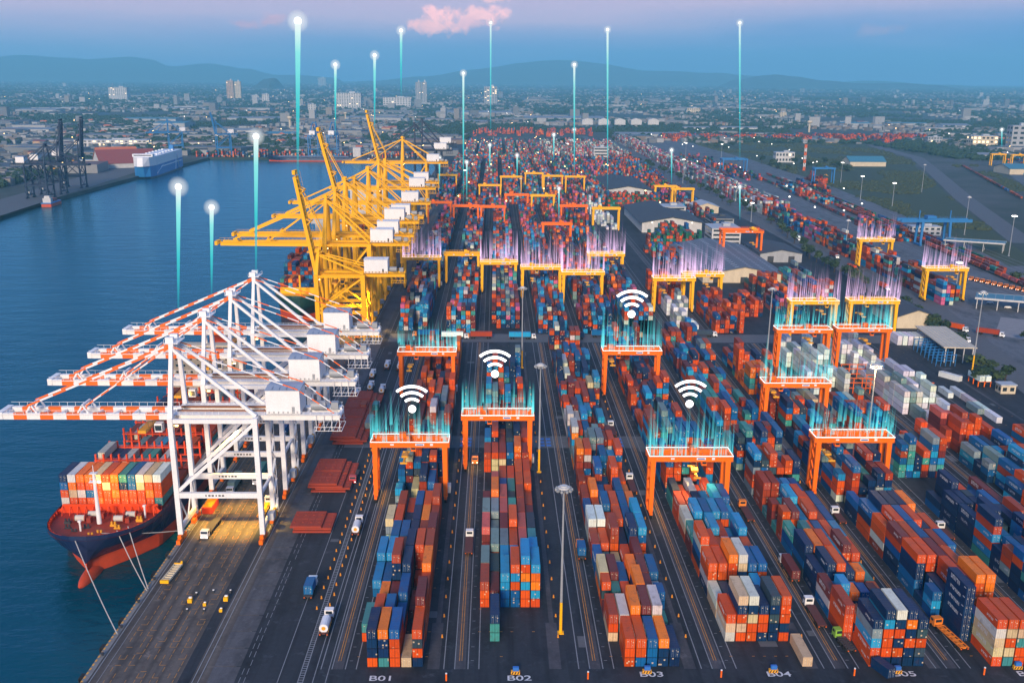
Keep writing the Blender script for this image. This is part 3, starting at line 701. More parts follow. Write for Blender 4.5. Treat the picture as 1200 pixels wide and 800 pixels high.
def place_containers():
    occ = {}
    for (bk, c), lst in stacks.items():
        for (y, ln, s) in lst:
            LN = L40 if ln == 40 else L20
            for q in range(int(y/3.2), int((y+LN)/3.2)+1): occ[(bk, c, q)] = max(occ.get((bk, c, q), 0), len(s))
    items, mass = [], {}
    for (bk, c), lst in stacks.items():
        lst.sort()
        for row, (y, ln, s) in enumerate(lst):
            LN = L40 if ln == 40 else L20; x = XS[bk]+c*2.8+CWD/2
            q0, q1 = int(y/3.2), int((y+LN)/3.2)
            fr = occ.get((bk, c, q0-1), 0); bkq = occ.get((bk, c, q1+1), 0)
            lf = min([occ.get((bk, c-1, q), 0) for q in range(q0+1, q1)] or [0]); rt = min([occ.get((bk, c+1, q), 0) for q in range(q0+1, q1)] or [0])
            for t, code in enumerate(s):
                top, f, l, r = t == len(s)-1, fr <= t, lf <= t, rt <= t
                if not (top or f or l or r or bkq <= t): continue
                sc = 1265/(y*.95+43)
                vis = (CWD*LN*.5 if top else 0) + (CWD*CHT if f else 0) + (LN*CHT*abs(x)/y if (l and x > 0) or (r and x < 0) else 0)
                px = 581+x*sc
                if px < -10 or px > 1215 or (y < 262 and False): vis *= .02
                items.append((vis*sc*sc, bk, c, row, y, ln, t, len(s), code, x))
    items.sort(key=lambda q: -q[0])
    NI = 262
    names = {i: ('first', 'second', 'third', 'fourth', 'fifth', 'sixth', 'seventh', 'eighth', 'ninth')[i] for i in range(9)}
    for (v, bk, c, row, y, ln, t, h, code, x) in items[:NI]:
        rownum = int(round((y-237)/6.4))
        where = 'nearest row' if y < 243 else 'row %s' % numword(rownum+1)
        lvl = 'topmost' if t == h-1 else 'bottom' if t == 0 else '%s from ground' % ORD[t]
        cn = '%s from left' % ORD[c]
        b = ('block B%02d' % (bk+1)) if bk < 9 else 'rightmost block'
        lab = '%s%s container, %s in stack %s, %s, %s' % ('short ' if ln == 20 else '', CN[code], lvl, cn, where, b)
        hs = (bk*7+c*3+row*5+t*11) % 10
        container(x, y, .02+t*CHT, code, ln, lab, 'containers stacked in the near yard blocks', logo=(ln == 40 and x > 20 and hs < 6 and code in 'nbrwcumkst'))
    mm = {}
    for (v, bk, c, row, y, ln, t, h, code, x) in items[NI:]:
        k = 0 if y < 600 and bk < 30 else 1 if y < 1062 and bk < 66 else 2 if bk < 130 else 3 if bk < 140 else 4
        mm.setdefault(k, Mass()).add(x, y, .02+t*CHT, code, ln)
    MASS = Mass()
    for m in mm.values():
        b = len(MASS.v); MASS.v += m.v; MASS.f += [tuple(i+b for i in f) for f in m.f]; MASS.c += m.c; MASS.u += m.u
    return MASS
MASS = place_containers()
# ================================================================== YARD CRANES
def rtg(name, label, x0, x1, y, mat, trolley, drop=None, group=None, outline=False, detail=True, h=21.6, dy=3.6, dark=None, load=None):
    cx, hw = (x0+x1)/2, (x1-x0)/2-1.0
    t = thing(name, label, 'yard crane', (cx, y, 0), 0, group)
    for sx in (-1, 1):
        for sy in (-1, 1):
            b = MB(); b.bar((sx*hw, sy*dy, 1.9), (sx*(hw-.15), sy*(dy-.5), h-1.2), 1.35, 1.3, 0, 1.75, 1.6); b.build('leg', mat, t)
        s = MB(); s.box(sx*hw, 0, 1.3, .95, dy*2+3.6, .95); s.bar((sx*hw, -dy, h-3.2), (sx*hw, dy, h-3.2), .5, .6); sl = s.build('sill_beam', mat, t)
        if detail:
            for sy in (-1, 1):
                wv = MB()
                for k in (-1, 1): wv.cyl((sx*hw-.35, sy*dy+k*1.1, .75), (sx*hw+.35, sy*dy+k*1.1, .75), .75, 10)
                wv.build('wheel', M['tyre'], sl)
    for sy in (-1, 1):
        g = MB(); g.box(0, sy*(dy-.4), h-2.0, hw*2+3.0, 1.0, 2.0); go = g.build('girder', mat, t)
        if detail:
            p = MB()
            n = 14
            for k in range(n+1): p.bar((-hw-1.2+k*(hw*2+2.4)/n, sy*(dy+.5), h), (-hw-1.2+k*(hw*2+2.4)/n, sy*(dy+.5), h+1.1), .07)
            for z in (.55, 1.1): p.bar((-hw-1.2, sy*(dy+.5), h+z), (hw+1.2, sy*(dy+.5), h+z), .07)
            p.box(0, sy*(dy+.35), h-.1, hw*2+2.6, .9, .08); p.build('walkway_rail', mat, go)
            if sy < 0:
                q = MB(); q.box(3.4, -(dy+.12), h-1.3, 3.0, .06, .8); q.box(7.4, -(dy+.12), h-1.3, 1.0, .06, .8); q.box(-6, -(dy+.12), h-1.2, 1.2, .06, .55); q.build('name_plate', M['print_white'], go)
                q = MB(); q.box(3.4, -(dy+.17), h-1.12, 2.3, .04, .4); q.build('name_lettering', M['sign_blue'], go)
    e = MB()
    for sx in (-1, 1): e.box(sx*(hw+1.1), 0, h-1.4, .9, dy*2-1.8, 1.2)
    e.build('end_tie', mat, t)
    c = MB(); c.box(trolley, 0, h+.02, 4.2, dy*2+.4, .5); c.box(trolley-.6, .6, h+.5, 2.2, 2.6, 1.5); c.box(trolley+1.2, -1.4, h+.5, 1.1, 1.4, 1.0)
    tro = c.build('trolley', dark or mat, t)
    k = MB(); k.box(trolley+3.0, -.2, h-4.2, 1.7, 2.2, 2.4); cab = k.build('cab', mat, tro)
    k = MB(); k.box(trolley+3.0, -1.33, h-3.6, 1.4, .06, 1.4); k.build('cab_window', M['glass'], tro)
    if drop:
        r = MB()
        for a in (-1, 1):
            for b2 in (-1.6, 1.6): r.bar((trolley+a*.8, b2, h), (trolley+a*.9, b2*1.2, drop+1.3), .06)
        r.build('hoist_rope', M['dark_steel'], tro)
        s = MB(); s.box(trolley, 0, drop+.75, 2.2, 3.4, .7); s.box(trolley, 0, drop+.15, .7, 12.0, .5)
        for b2 in (-5.9, 5.9): s.box(trolley, b2, drop, 2.4, .45, .6)
        s.build('spreader', M['safety_yellow'], tro)
    if detail:
        m = MB(); m.box(hw+.9, .6, 2.3, 1.5, 4.2, 2.3); m.build('power_pack', M['wall_white'], t)
        st = MB()
        for k in range(9):
            zz = 2.2+k*(h-4)/9; st.bar((-hw-.8, -dy+1+(k % 2)*2.6, zz), (-hw-.8, -dy+1+((k+1) % 2)*2.6, zz+(h-4)/9), .5, .14)
        st.build('stair', mat, t)
    if outline:                                # the lit rim of the crane's deck
        o = MB(); zz = h+.25; ex = hw+1.25
        for sy in (-1, 1): o.bar((-ex, sy*(dy+.95), zz), (ex, sy*(dy+.95), zz), .15)
        for sx in (-1, 1): o.bar((sx*ex, -(dy+.95), zz), (sx*ex, dy+.95, zz), .15)
        o.build('light_rim', M[outline], t)
    return t
emit('rim_white', (.85, 1.0, .98), 1.6); emit('rim_gold', (1.0, .80, .48), 1.8)
def streak_mat(name, col, s):
    m = bpy.data.materials.new(name); m.use_nodes = True; t = m.node_tree; t.nodes.clear()
    a = N(t, 'ShaderNodeAttribute', attribute_name='Col'); e = N(t, 'ShaderNodeEmission'); e.inputs[0].default_value = (*col, 1); e.inputs[1].default_value = s
    tr_ = N(t, 'ShaderNodeBsdfTransparent'); mx = N(t, 'ShaderNodeMixShader'); sp = N(t, 'ShaderNodeSeparateColor'); L(t, a.outputs['Color'], sp.inputs[0])
    L(t, sp.outputs[0], mx.inputs[0]); L(t, tr_.outputs[0], mx.inputs[1]); L(t, e.outputs[0], mx.inputs[2])
    o = N(t, 'ShaderNodeOutputMaterial'); L(t, mx.outputs[0], o.inputs[0]); M[name] = m
streak_mat('streak_teal', (.13, .84, .90), 1.5); streak_mat('streak_violet', (1.0, .64, 1.0), 1.6)
def streaks(label, x0, x1, y, mat, hmax, seed, n=110, h=22.0, dy=4.5, wd=.3):
    """beams of light rising from the rim of a crane, fading upward; each a slim three sided shaft"""
    r = random.Random(seed); vs, fs, col = [], [], []
    for k in range(n):
        s = r.random()
        if s < .40: x, yy = r.uniform(x0, x1), y-dy
        elif s < .82: x, yy = r.uniform(x0, x1), y+dy
        else: x, yy = r.choice((x0, x1))+r.uniform(-.3, .3), y+r.uniform(-dy, dy)
        hh = hmax*r.uniform(.25, 1.0)**1.0; w_ = wd*r.choice((.3, .5, .8, 1.6)); a0 = r.uniform(.2, .75)/(1+w_*1.2); z0 = h+(r.uniform(0, .25)*hmax if r.random() < .4 else 0)
        nseg = 4; b = len(vs)
        for j in range(nseg+1):
            f = j/nseg; z = z0+hh*f
            for q in range(3):
                an = 2*pi*q/3+.5; vs.append((x+w_*cos(an)*(1-.3*f), yy+w_*sin(an)*(1-.3*f), z))
        for j in range(nseg):
            for q in range(3):
                i0, i1 = b+j*3+q, b+j*3+(q+1) % 3
                fs.append((i0, i1, i1+3, i0+3)); A = a0*(1-j/nseg)**1.4*.5; B = a0*(1-(j+1)/nseg)**1.4*.5
                col.extend((A, A, A, 1, A, A, A, 1, B, B, B, 1, B, B, B, 1))
    me = bpy.data.meshes.new('light_streaks'); me.from_pydata(vs, [], fs); c = me.color_attributes.new('Col', 'FLOAT_COLOR', 'CORNER'); c.data.foreach_set('color', col)
    me.materials.append(M[mat]); o = link('light_streaks', me); return tag(o, label, 'light streaks', 'curtains of light rising from the yard cranes')
GR = 'gantry cranes of the near yard'
O, Y_ = M['crane_orange'], M['crane_yellow']
near = [(-42, -16, 352, 'A', 'orange rubber tyred gantry crane over B01, the nearest at the left', -2, 14.5, 13),
        (-12, 14, 383, 'B', 'orange gantry crane straddling B02 left of the lamp mast', -6, None, 13),
        (-44, -18, 481, 'C', 'orange gantry crane over the far end of B01 by the cross road', -8, 13, 14),
        (49.5, 76, 484, 'D', 'orange gantry crane over the far end of B04', -9, 15, 19),
        (51, 78, 338, 'E', 'orange gantry crane over B04, nearest of all in the middle of the photo', 2, 14.5, 16),
        (110.5, 137.5, 429, 'F', 'orange gantry crane over B06 in front of the white reefers', -9, 16, 16),
        (111.5, 138.5, 358, 'G', 'orange gantry crane over B06 closest to the camera at the right', -8, 13.5, 13),
        (141, 168, 530, 'H', 'orange gantry crane over B07, the left of the two beside each other at the right', 3, 15, 17),
        (172, 199, 533, 'I', 'orange gantry crane over B08, the right of the two beside each other', 2, 14, 17)]
SL = ['over B01 nearest at the left', 'over B02', 'at the far end of B01', 'at the far end of B04', 'over B04 nearest in the middle', 'over B06 before the white reefers', 'over B06 nearest at the right', 'over B07 of the right pair', 'over B08 of the right pair']
for i, (a, b, y, nm, lab, tr_, dr, sh) in enumerate(near):
    rtg('gantry_crane', lab, a, b, y, O, tr_, dr, GR, outline='rim_white')
    streaks('teal light streaks over the crane ' + SL[i], a, b, y, 'streak_teal', sh, 300+i)
yel = [(-64, -38, 753, 'yellow gantry crane beside the quay cranes, leftmost of its row', 1), (-36, -11, 773, 'yellow gantry crane without lights, second from the left of its row', 0), (-10, 15, 739, 'yellow gantry crane with violet lights, third from the left of its row', 1),
       (17, 44, 715, 'yellow gantry crane with violet lights behind the distant lamp mast', 1), (43, 70, 695, 'yellow gantry crane just right of the one behind the lamp mast', 1), (66, 92, 774, 'yellow gantry crane set back beside the white tanks', 1),
       (99, 125, 674, 'left yellow gantry crane of the pair in front of the dark shed', 1), (120, 146, 690, 'right yellow gantry crane of the pair in front of the dark shed', 1),
       (166, 193, 601, 'yellow gantry crane standing behind the left orange one at the right', 1), (200, 228, 603, 'yellow gantry crane standing behind the right orange one at the right', 1),
       (287, 314, 855, 'farther yellow gantry crane over the wall of boxes by the railway', 1), (286.5, 314.5, 716, 'nearer yellow gantry crane over the wall of boxes by the railway', 1)]
for i, (a, b, y, lab, vi) in enumerate(yel):
    rtg('gantry_crane', lab, a, b, y, Y_, (-6, 3, 5)[i % 3], 13+i % 3, 'yellow gantry cranes of the rear yard', outline='rim_gold' if vi else False, h=22.2 if i != 2 else 21.6)
    if vi: streaks('violet light streaks above the ' + ' '.join(lab.replace(',', '').split()[:11]), a, b, y, 'streak_violet', 22 if i < 8 else 20, 400+i, n=115, h=22.5)
far = [(-69, -44, 1110, 'r'), (-42, -16, 1080, 'r'), (-15, 10, 1074, 'r'), (10, 36, 1192, 'r'), (38, 64, 1185, 'y'), (64, 91, 1085, 'r'), (94, 121, 1064, 'y'), (40, 66, 942, 'r'), (-76, -50, 1446, 'y'), (-20, 7, 1303, 'y'), (6, 34, 1425, 'y'), (39, 64, 1482, 'y'), (62, 88, 1441, 'y'), (90, 116, 1431, 'y'), (188, 214, 1303, 'y'), (203, 229, 1270, 'y')]
for i, (a, b, y, c) in enumerate(far):
    ww = 'red orange' if c == 'r' else 'amber'
    nb = 'left' if (a < -20) else 'middle' if a < 60 else 'right'
    dd = 'nearest' if y < 1000 else 'nearer' if y < 1150 else 'farther' if y < 1310 else 'farthest'
    rtg('gantry_crane', '%s gantry crane in %s rear yard rows, %s from left' % (ww, dd, ordw(1+sorted(q[0] for q in far).index(a))), a, b, y, O if c == 'r' else Y_, (-6, 4, 0)[i % 3], None, 'gantry cranes of the distant yard', detail=False, h=23)
# the wide orange crane beside the grey shed, the blue rail cranes
rtg('rail_crane', 'wide orange gantry crane with yellow trolley behind the dark shed roof', 186, 219, 895, O, 10, 12, None, dy=8, h=24, dark=Y_)
for lab, a, b, y, dyy in (('blue gantry crane over boxes by the green scrub', 457, 487, 1588, 6), ('blue gantry crane farther along the freight tracks', 362, 402, 1777, 12)):
    rtg('rail_crane', lab, a, b, y, M['rmg_blue'], 4, 13, None, detail=False, h=24, dy=dyy)
rg = thing('rail_crane', 'big blue rail gantry crane with long cantilevers over the tracks at the right', 'yard crane', (395, 978, 0))
for sx in (-13, 13):
    for sy in (-7, 7):
        b = MB(); b.bar((sx, sy, 0), (sx*.95, sy*.8, 21), 1.6, 1.6, 0, 2.2, 2.2); b.build('leg', M['rmg_blue'], rg)
    b = MB(); b.box(sx, 0, .6, 1.4, 18, 1.4); b.build('sill_beam', M['rmg_blue'], rg)
for sy in (-5, 5):
    b = MB(); b.box(0, sy, 21, 64, 1.8, 2.6)
    for k in range(20): b.bar((-31+k*3.2, sy*1.2, 23.6), (-31+k*3.2, sy*1.2, 24.8), .12)
    b.bar((-31, sy*1.2, 24.8), (31, sy*1.2, 24.8), .12); b.build('girder', M['rmg_blue'], rg)
b = MB(); b.box(-4, 0, 23.7, 8, 9, 2.6); b.bar((-14, 0, 23), (-14, 0, 31), .8); b.bar((14, 0, 23), (14, 0, 31), .8); b.build('trolley', M['rmg_blue'], rg)

# ================================================================== SHIP TO SHORE CRANES
SEA_X, LAND_X = -98.6, -73.0
def sts(label, y, c1, stripes, zb, za, out, back, house, boom=0.0, group=None, hw=9.0, heavy=False, legw=1.5, housem='white_paint', roofm='roof_bluegrey', x0=SEA_X, rails=True, flip=1, hl=None):
    """quay crane: local x runs from the sea rail (0) inland, boom over the water towards -x"""
    t = thing('quay_crane', label, 'quay crane', (x0, y, 0), 0, group)
    gx = (LAND_X-SEA_X)
    A, B = (c1, M['stripe_orange'] if stripes else c1)
    for sx in (0, gx):
        for sy in (-1, 1):
            b = MB()
            if sx == 0:
                b.bar((0, sy*hw, 2.5), (0, sy*hw, zb+1), legw, legw*1.15); b.bar((0, sy*hw, zb), (.8, sy*hw*.42, za), legw*.95, legw, 0, legw*.7, legw*.7)
            else: b.bar((gx, sy*hw, 2.5), (gx, sy*hw, zb+1), legw, legw*1.1)
            b.build('leg', A, t)
            bo = MB()
            for k in (-1, 1): bo.box(sx, sy*hw+k*2.1, .35, 1.2, 3.6, 1.3); bo.cyl((sx-.3, sy*hw+k*2.1-1, .4), (sx+.3, sy*hw+k*2.1-1, .4), .4, 8); bo.cyl((sx-.3, sy*hw+k*2.1+1, .4), (sx+.3, sy*hw+k*2.1+1, .4), .4, 8)
            bo.box(sx, sy*hw, 1.5, 1.1, 4.4, 1.1); bo.build('bogie', M['crane_orange'] if stripes else A, t)
        def one(nm, p, q, w_, h_=None): s = MB(); s.bar(p, q, w_, h_); s.build(nm, A, t)
        one('sill_beam', (sx, -hw, 4.2), (sx, hw, 4.2), 1.1, 1.3); one('tie_beam', (sx, -hw, 15.5), (sx, hw, 15.5), .8, .9); one('top_beam', (sx, -hw, zb), (sx, hw, zb), 1.3, 1.5)
        if heavy or sx == 0: one('strut', (sx, -hw, 15.5), (sx, 0, 4.4), .4); one('strut', (sx, hw, 15.5), (sx, 0, 4.4), .4)
        if heavy: one('cross_brace', (sx, -hw, 16), (sx, hw, zb-1), .8); one('cross_brace', (sx+.3, hw, 16), (sx+.3, -hw, zb-1), .8)
    for sy in (-1, 1):
        p = MB(); p.bar((0, sy*hw, 15.5), (gx, sy*hw, 15.5), 1.3, 1.7); po = p.build('portal_beam', A, t); p = MB(); p.bar((0, sy*hw, zb), (gx, sy*hw, zb), 1.1, 1.3); p.build('top_beam', A, t)
        if stripes:
            q = MB(); [q.box(9+k*1.05, sy*hw-.68, 15.3, .7 if k % 3 else .4, .05, .5) for k in range(6)]; q.build('portal_lettering', M['safety_black'], po)
        d = MB(); d.bar((0, sy*hw, 16.5), (gx, sy*hw, zb-.5), 1.0, 1.0)
        if heavy: d.bar((gx, sy*hw, 16.5), (gx*.5, sy*hw, zb*.5+8), .8)
        d.build('diagonal_brace', A, t)
        bk = MB(); bk.bar((.8, sy*hw*.42, za-.5), (gx, sy*hw*.75, zb+1), .95, .95); bk.build('back_tie', A, t)
    gi = MB()
    for sy in (-1, 1):
        gi.box((back-1)/2, sy*3.4, zb-1.0, back+1, 1.5, 2.1)
    for k in range(6): gi.bar((k*back/5, -3.4, zb), (k*back/5, 3.4, zb), .8, 1.0)
    gi.box(back/2, 5.0, zb+1.0, back, 1.0, .1); gi.box(back/2, -5.0, zb+1.0, back, 1.0, .1)
    go = gi.build('girder', A, t)
    if stripes:
        rr = MB(); rr.box(back*.36, -2.2, zb+1.15, back*.7, .7, .5); rr.box(back*.36, 2.2, zb+1.15, back*.7, .7, .5); rr.build('trolley_rail', M['rust_brown'], go)
    rl = MB()
    for sy in (-5.5, 5.5):
        for k in range(int(back/2)+1): rl.bar((k*2, sy, zb+1), (k*2, sy, zb+2.1), .09)
        rl.bar((0, sy, zb+2.1), (back, sy, zb+2.1), .09); rl.bar((0, sy, zb+1.6), (back, sy, zb+1.6), .07)
    # the rear platform cage
    for k in range(4):
        xx = back-7+k*2.4
        for sy in (-5, 5): rl.bar((xx, sy, zb-4.2), (xx, sy, zb+1), .16)
    for zz in (zb-4.2, zb-3): 
        for sy in (-5, 5): rl.bar((back-7.6, sy, zz), (back+.8, sy, zz), .14)
    [rl.bar((back-7.4+k*1.35, -5, zb-4.3), (back-7.4+k*1.35, 5, zb-4.3), .16) for k in range(7)]; rl.build('catwalk', A, t)
    # boom, hinged at the sea legs
    bo = MB(); nst = 7; ca, sa = cos(boom), sin(boom)
    def P(u, yy, v): return (-(u*ca - v*sa)-.8, yy, zb+(u*sa + v*ca))
    for sy in (-1, 1):
        if stripes: bo.striped(P(0, sy*3.3, 0), P(out, sy*3.3, 0), 1.35, 2.0, nst*2-1, 0, 1)
        else: bo.bar(P(0, sy*3.3, 0), P(out*.96, sy*3.3, 0), 2.0, 3.0, 0, 1.6, 2.2)
    for k in range(10): bo.bar(P(1+k*(out-2)/9, -3.3, 0), P(1+k*(out-2)/9, 3.3, 0), .7, .9)
    bo.bar(P(out, -4.2, .2), P(out, 4.2, .2), 1.6, 2.2)
    bmo = bo.build('boom', [A, B], t)
    bd = MB()
    for f in (.52, .82):
        for sy in (-1, 1):
            bd.bar(P(out*f-1.6, sy*3.3, 1), P(out*f, sy*3.3, 3.4), .5); bd.bar(P(out*f+1.6, sy*3.3, 1), P(out*f, sy*3.3, 3.4), .5)
        bd.bar(P(out*f, -3.3, 3.3), P(out*f, 3.3, 3.3), .6)
    for sy in (-4.6, 4.6):
        for k in range(int(out/2.5)): bd.bar(P(k*2.5, sy, .8), P(k*2.5, sy, 2.1), .09)
        bd.bar(P(0, sy, 2.1), P(out, sy, 2.1), .09); bd.bar(P(0, sy, .8), P(out, sy, .8), .2)
    bd.build('boom_walkway', A, bmo)
    # stays
    ax = (.8, 0, za)
    for sy in (-1, 1):
        st = MB()
        if boom < .4:
            for f, w_ in ((.84, .55), (.5, .42)):
                if stripes: st.striped((ax[0], sy*3.0, za), P(out*f, sy*3.3, 3.2), w_, w_, 11, 1, 0)
                else: st.bar((ax[0], sy*3.0, za), P(out*f, sy*3.3, 2.4), w_*1.5, w_*1.5)
        else:
            md = Vector(P(out*.45, sy*3.3, 2)); md.x += 6; md.z -= 1
            st.bar((ax[0], sy*3.0, za), tuple(md), .5); st.bar(tuple(md), P(out*.8, sy*3.3, 2), .5)
        st.build('forestay', [A, B], t)
        bs = MB()
        if stripes: bs.striped((ax[0], sy*3.4, za), (house+9.5, sy*4.6, zb+9.0), .3, .3, 9, 1, 0); bs.striped((house+9.5, sy*4.6, zb+9.0), (back-1.5, sy*3.4, zb+1), .3, .3, 5, 1, 0)
        else: bs.bar((ax[0], sy*3.4, za), (back-6, sy*3.4, zb+1), .6)
        bs.build('backstay', [A, B], t)
    to = MB(); to.bar((.8, -hw*.45, za), (.8, hw*.45, za), 1.5, 1.6); to.box(.8, 0, za+.8, 4.2, hw*.9, .2)
    for sy in (-1, 1):
        to.box(.2, sy*2.4, za+1, 2.4, 1.4, 1.6); to.bar((-1.2, sy*3.8, za+1), (-1.2, sy*3.8, za+2.2), .1); to.bar((2.8, sy*3.8, za+1), (2.8, sy*3.8, za+2.2), .1)
    to.bar((-1.2, -3.8, za+2.1), (-1.2, 3.8, za+2.1), .1); to.bar((2.8, -3.8, za+2.1), (2.8, 3.8, za+2.1), .1)
    to.build('apex_head', A, t)
    # machinery house
    hL = hl or 10.4
    h = MB(); h.box(house+hL/2, 0, zb+1.3, hL, 10.6, 7.4); ho = h.build('machinery_house', M[housem], t)
    r = MB(); r.quad((house-.2, -5.5, zb+8.72), (house+hL+.2, -5.5, zb+8.72), (house+hL+.2, 0, zb+9.15), (house-.2, 0, zb+9.15)); r.quad((house-.2, 0, zb+9.15), (house+hL+.2, 0, zb+9.15), (house+hL+.2, 5.5, zb+8.72), (house-.2, 5.5, zb+8.72))
    r.add([(house-.2, -5.5, zb+8.72), (house-.2, 0, zb+9.15), (house-.2, 5.5, zb+8.72)], [(0, 1, 2)]); r.add([(house+hL+.2, -5.5, zb+8.72), (house+hL+.2, 0, zb+9.15), (house+hL+.2, 5.5, zb+8.72)], [(0, 2, 1)])
    for k in range(4):
        r.box(house+hL*(.18+.21*k), -2.6, zb+9.0, .18, 4.8, .12)
    r.build('house_roof', M[roofm], ho)
    q = MB()
    for k in range(7): q.box(house+.9+k*(hL-1.8)/6, -5.33, zb+1.5, .5, .06, .7)
    q.box(house+hL*.8, -5.34, zb+1.6, .9, .06, 2.0); q.build('louvre', M['dark_steel'] if not stripes else M['grey_steel'], ho)
    wv = MB(); wv.cyl((back-9, 0, zb+2.6), (back-4.5, 0, zb+2.6), 1.5, 10); wv.box(back-2, 2, zb+1, 2.2, 2.4, 2.2); wv.build('rear_winch', M['grey_steel'], t)
    # trolley with the driver's cab and the hanging spreader
    tx = -10 if boom < .4 else 9
    c = MB(); c.box(tx, 0, zb-1.6, 5.4, 6.0, 1.0); tro = c.build('trolley', M['grey_steel'] if stripes else A, t)
    k = MB(); k.box(tx+4.4, -2.0, zb-5.2, 2.3, 2.6, 2.7); k.build('cab', A, tro); k = MB(); k.box(tx+4.4, -3.33, zb-4.8, 2.0, .06, 1.7); k.build('cab_window', M['glass'], tro)
    s = MB(); s.box(tx, 0, zb-5, 2.4, 11, .9); s.build('spreader', M['safety_yellow'], tro)
    s = MB()
    for a in (-1, 1):
        for b2 in (-2, 2): s.bar((tx+a, b2, zb-1.6), (tx+a, b2, zb-4.2), .08)
    s.build('hoist_rope', M['dark_steel'], tro)
    sr = MB()
    for k in range(10):
        zz = 4+k*(zb-5)/10; f0, f1 = (k % 2), ((k+1) % 2); sr.bar((gx+1.4, hw-3+f0*4, zz), (gx+1.4, hw-3+f1*4, zz+(zb-5)/10), .7, .18)
    for yy in (hw-3.6, hw+1.6): sr.bar((gx+1.4, yy, 3), (gx+1.4, yy, zb), .16)
    sr.build('stair_tower', A, t)
    fl = MB()
    for yy in (-hw*.8, hw*.8): fl.box(1.2, yy, zb-2.2, .9, .5, .4); 
    fl.build('flood_lamp', M['lamp_warm'], t)
    el = MB(); el.box(gx+1.6, -2, 4.9, 2.0, 3.4, 2.4); el.build('switch_room', M['wall_white'], t)
    ck = MB(); ck.cyl((gx+1.2, 3.4, 4.6), (gx+1.9, 3.4, 4.6), 1.9, 14); ck.build('cable_reel', M['safety_yellow'] if stripes else A, t)
    return t
QW = 'white quay cranes along the near berth'
WP = M['white_paint']
for i, (y, lab) in enumerate(((323, 'white quay crane nearest the camera with lowest orange striped boom'), (362, 'white quay crane second from the camera'), (400, 'white quay crane third from the camera'), (440, 'white quay crane farthest of the four, its apex the highest in the photo'))):
    sts(lab, y, WP, True, 39.5, 61.5, 52.5, 50.5, 28.5, group=QW, hw=8.6)
QY = 'yellow quay cranes along the rear berth'
for (y, lab, zb, za, out, bm) in ((603, 'low yellow quay crane nearest to the white ones, its boom raised', 35.5, 47, 56, radians(80)), (638, 'yellow quay crane with the longest lowered boom over the water', 47.5, 73, 63, 0),
        (676, 'yellow quay crane second in line with a lowered boom', 47.5, 73.5, 62, 0), (722, 'yellow quay crane with a thick boom raised high', 50, 76, 60, radians(76)), (770, 'yellow quay crane just behind the one with the raised boom', 47.5, 72.5, 56, 0),
        (856, 'yellow quay crane in the middle of the rear berth with lowered boom', 48, 73, 60, 0), (935, 'yellow quay crane behind the middle of the rear berth', 52, 73, 40, 0),
        (990, 'yellow quay crane with a thin brownish raised boom', 52, 70, 62, radians(77)), (1180, 'tall yellow quay crane at the far end with a short raised mast', 56, 80, 62, 0)):
    sts(lab, y, Y_, False, zb, za, out, 48, 26, boom=bm, group=QY, heavy=True, hw=9.5, legw=2.4, roofm='white_paint', hl=13)
NV = M['navy_steel']
for y, lab in ((1360, 'navy blue quay crane with white machinery house behind the yellow ones'), (1500, 'navy blue quay crane farther along, white house')):
    sts(lab, y, NV, False, 58, 88, 50, 46, 24, boom=0, group='navy cranes at the end of the berth', heavy=True, roofm='white_paint', hl=15)
# ================================================================== SHIPS
def hull(mb, cx, y0, ln, hb, zd, flare=1.0, zsplit=.5, bulb=True, sheer=2.5):
    """lofted hull, bow at y0 facing -y; material 0 topsides, 1 boot and bottom"""
    us = [0, .006, .015, .03, .05, .075, 0.105, .14, .15, .2, .4, .7, .9, .96, 1.0]
    rings = []
    for u in us:
        d = u*ln
        bd = hb*min(1, (max(0, 1-(1-min(1, (d+.3)/(ln*.15)))**2.1))**.5) if u < .15 else hb*(1 if u < .93 else 1-(u-.93)/.07*.10)
        bw = hb*min(1, max(.012, (1-(1-min(1, max(0, d-ln*.018)/(ln*.17)))**1.7))) if u < .95 else hb*.93
        bk = bw*.75
        zt = zd + sheer*max(0, 1-u/.13)**1.4
        top_y = y0+d; wl_y = y0+max(d, ln*.018+d*.93) if u < .14 else y0+d
        prof_ = [(bd, zt+1.2, top_y), (bd, zt, top_y), (bd*.72+bw*.28, zt*.55+zsplit*.45, top_y*.7+wl_y*.3), (bw*1.02+.05, zsplit, wl_y), (bw, WATER_Z+.4, wl_y), (bk, -8.8, wl_y)]
        rings.append(prof_)
    n = len(prof_)
    for s in (-1, 1):
        b = len(mb.v)
        vs = [(cx+s*p[0], p[2], p[1]) for r in rings for p in r]; fs, ms = [], []
        for i in range(len(rings)-1):
            for j in range(n-1):
                f = (i*n+j, (i+1)*n+j, (i+1)*n+j+1, i*n+j+1)
                fs.append(f if s < 0 else f[::-1]); ms.append(0 if j < 3 else 1)
        mb.add(vs, fs, ms)
    r = rings[-1]; vs = [(cx+s*p[0], p[2], p[1]) for s in (-1, 1) for p in r]
    mb.add(vs, [(j, j+1, n+j+1, n+j) for j in range(n-1)], [0, 0, 0, 1, 1])
    r = rings[0]; vs = [(cx+s*p[0], p[2], p[1]) for s in (-1, 1) for p in r]
    mb.add(vs, [(n+j, n+j+1, j+1, j) for j in range(n-1)], [0, 0, 0, 1, 1])
    return rings
def ship_deck(rings, cx, mb, dz=-.1):
    for a, b in zip(rings, rings[1:]):
        mb.quad((cx-a[1][0], a[1][2], a[1][1]+dz), (cx+a[1][0], a[1][2], a[1][1]+dz), (cx+b[1][0], b[1][2], b[1][1]+dz), (cx-b[1][0], b[1][2], b[1][1]+dz))
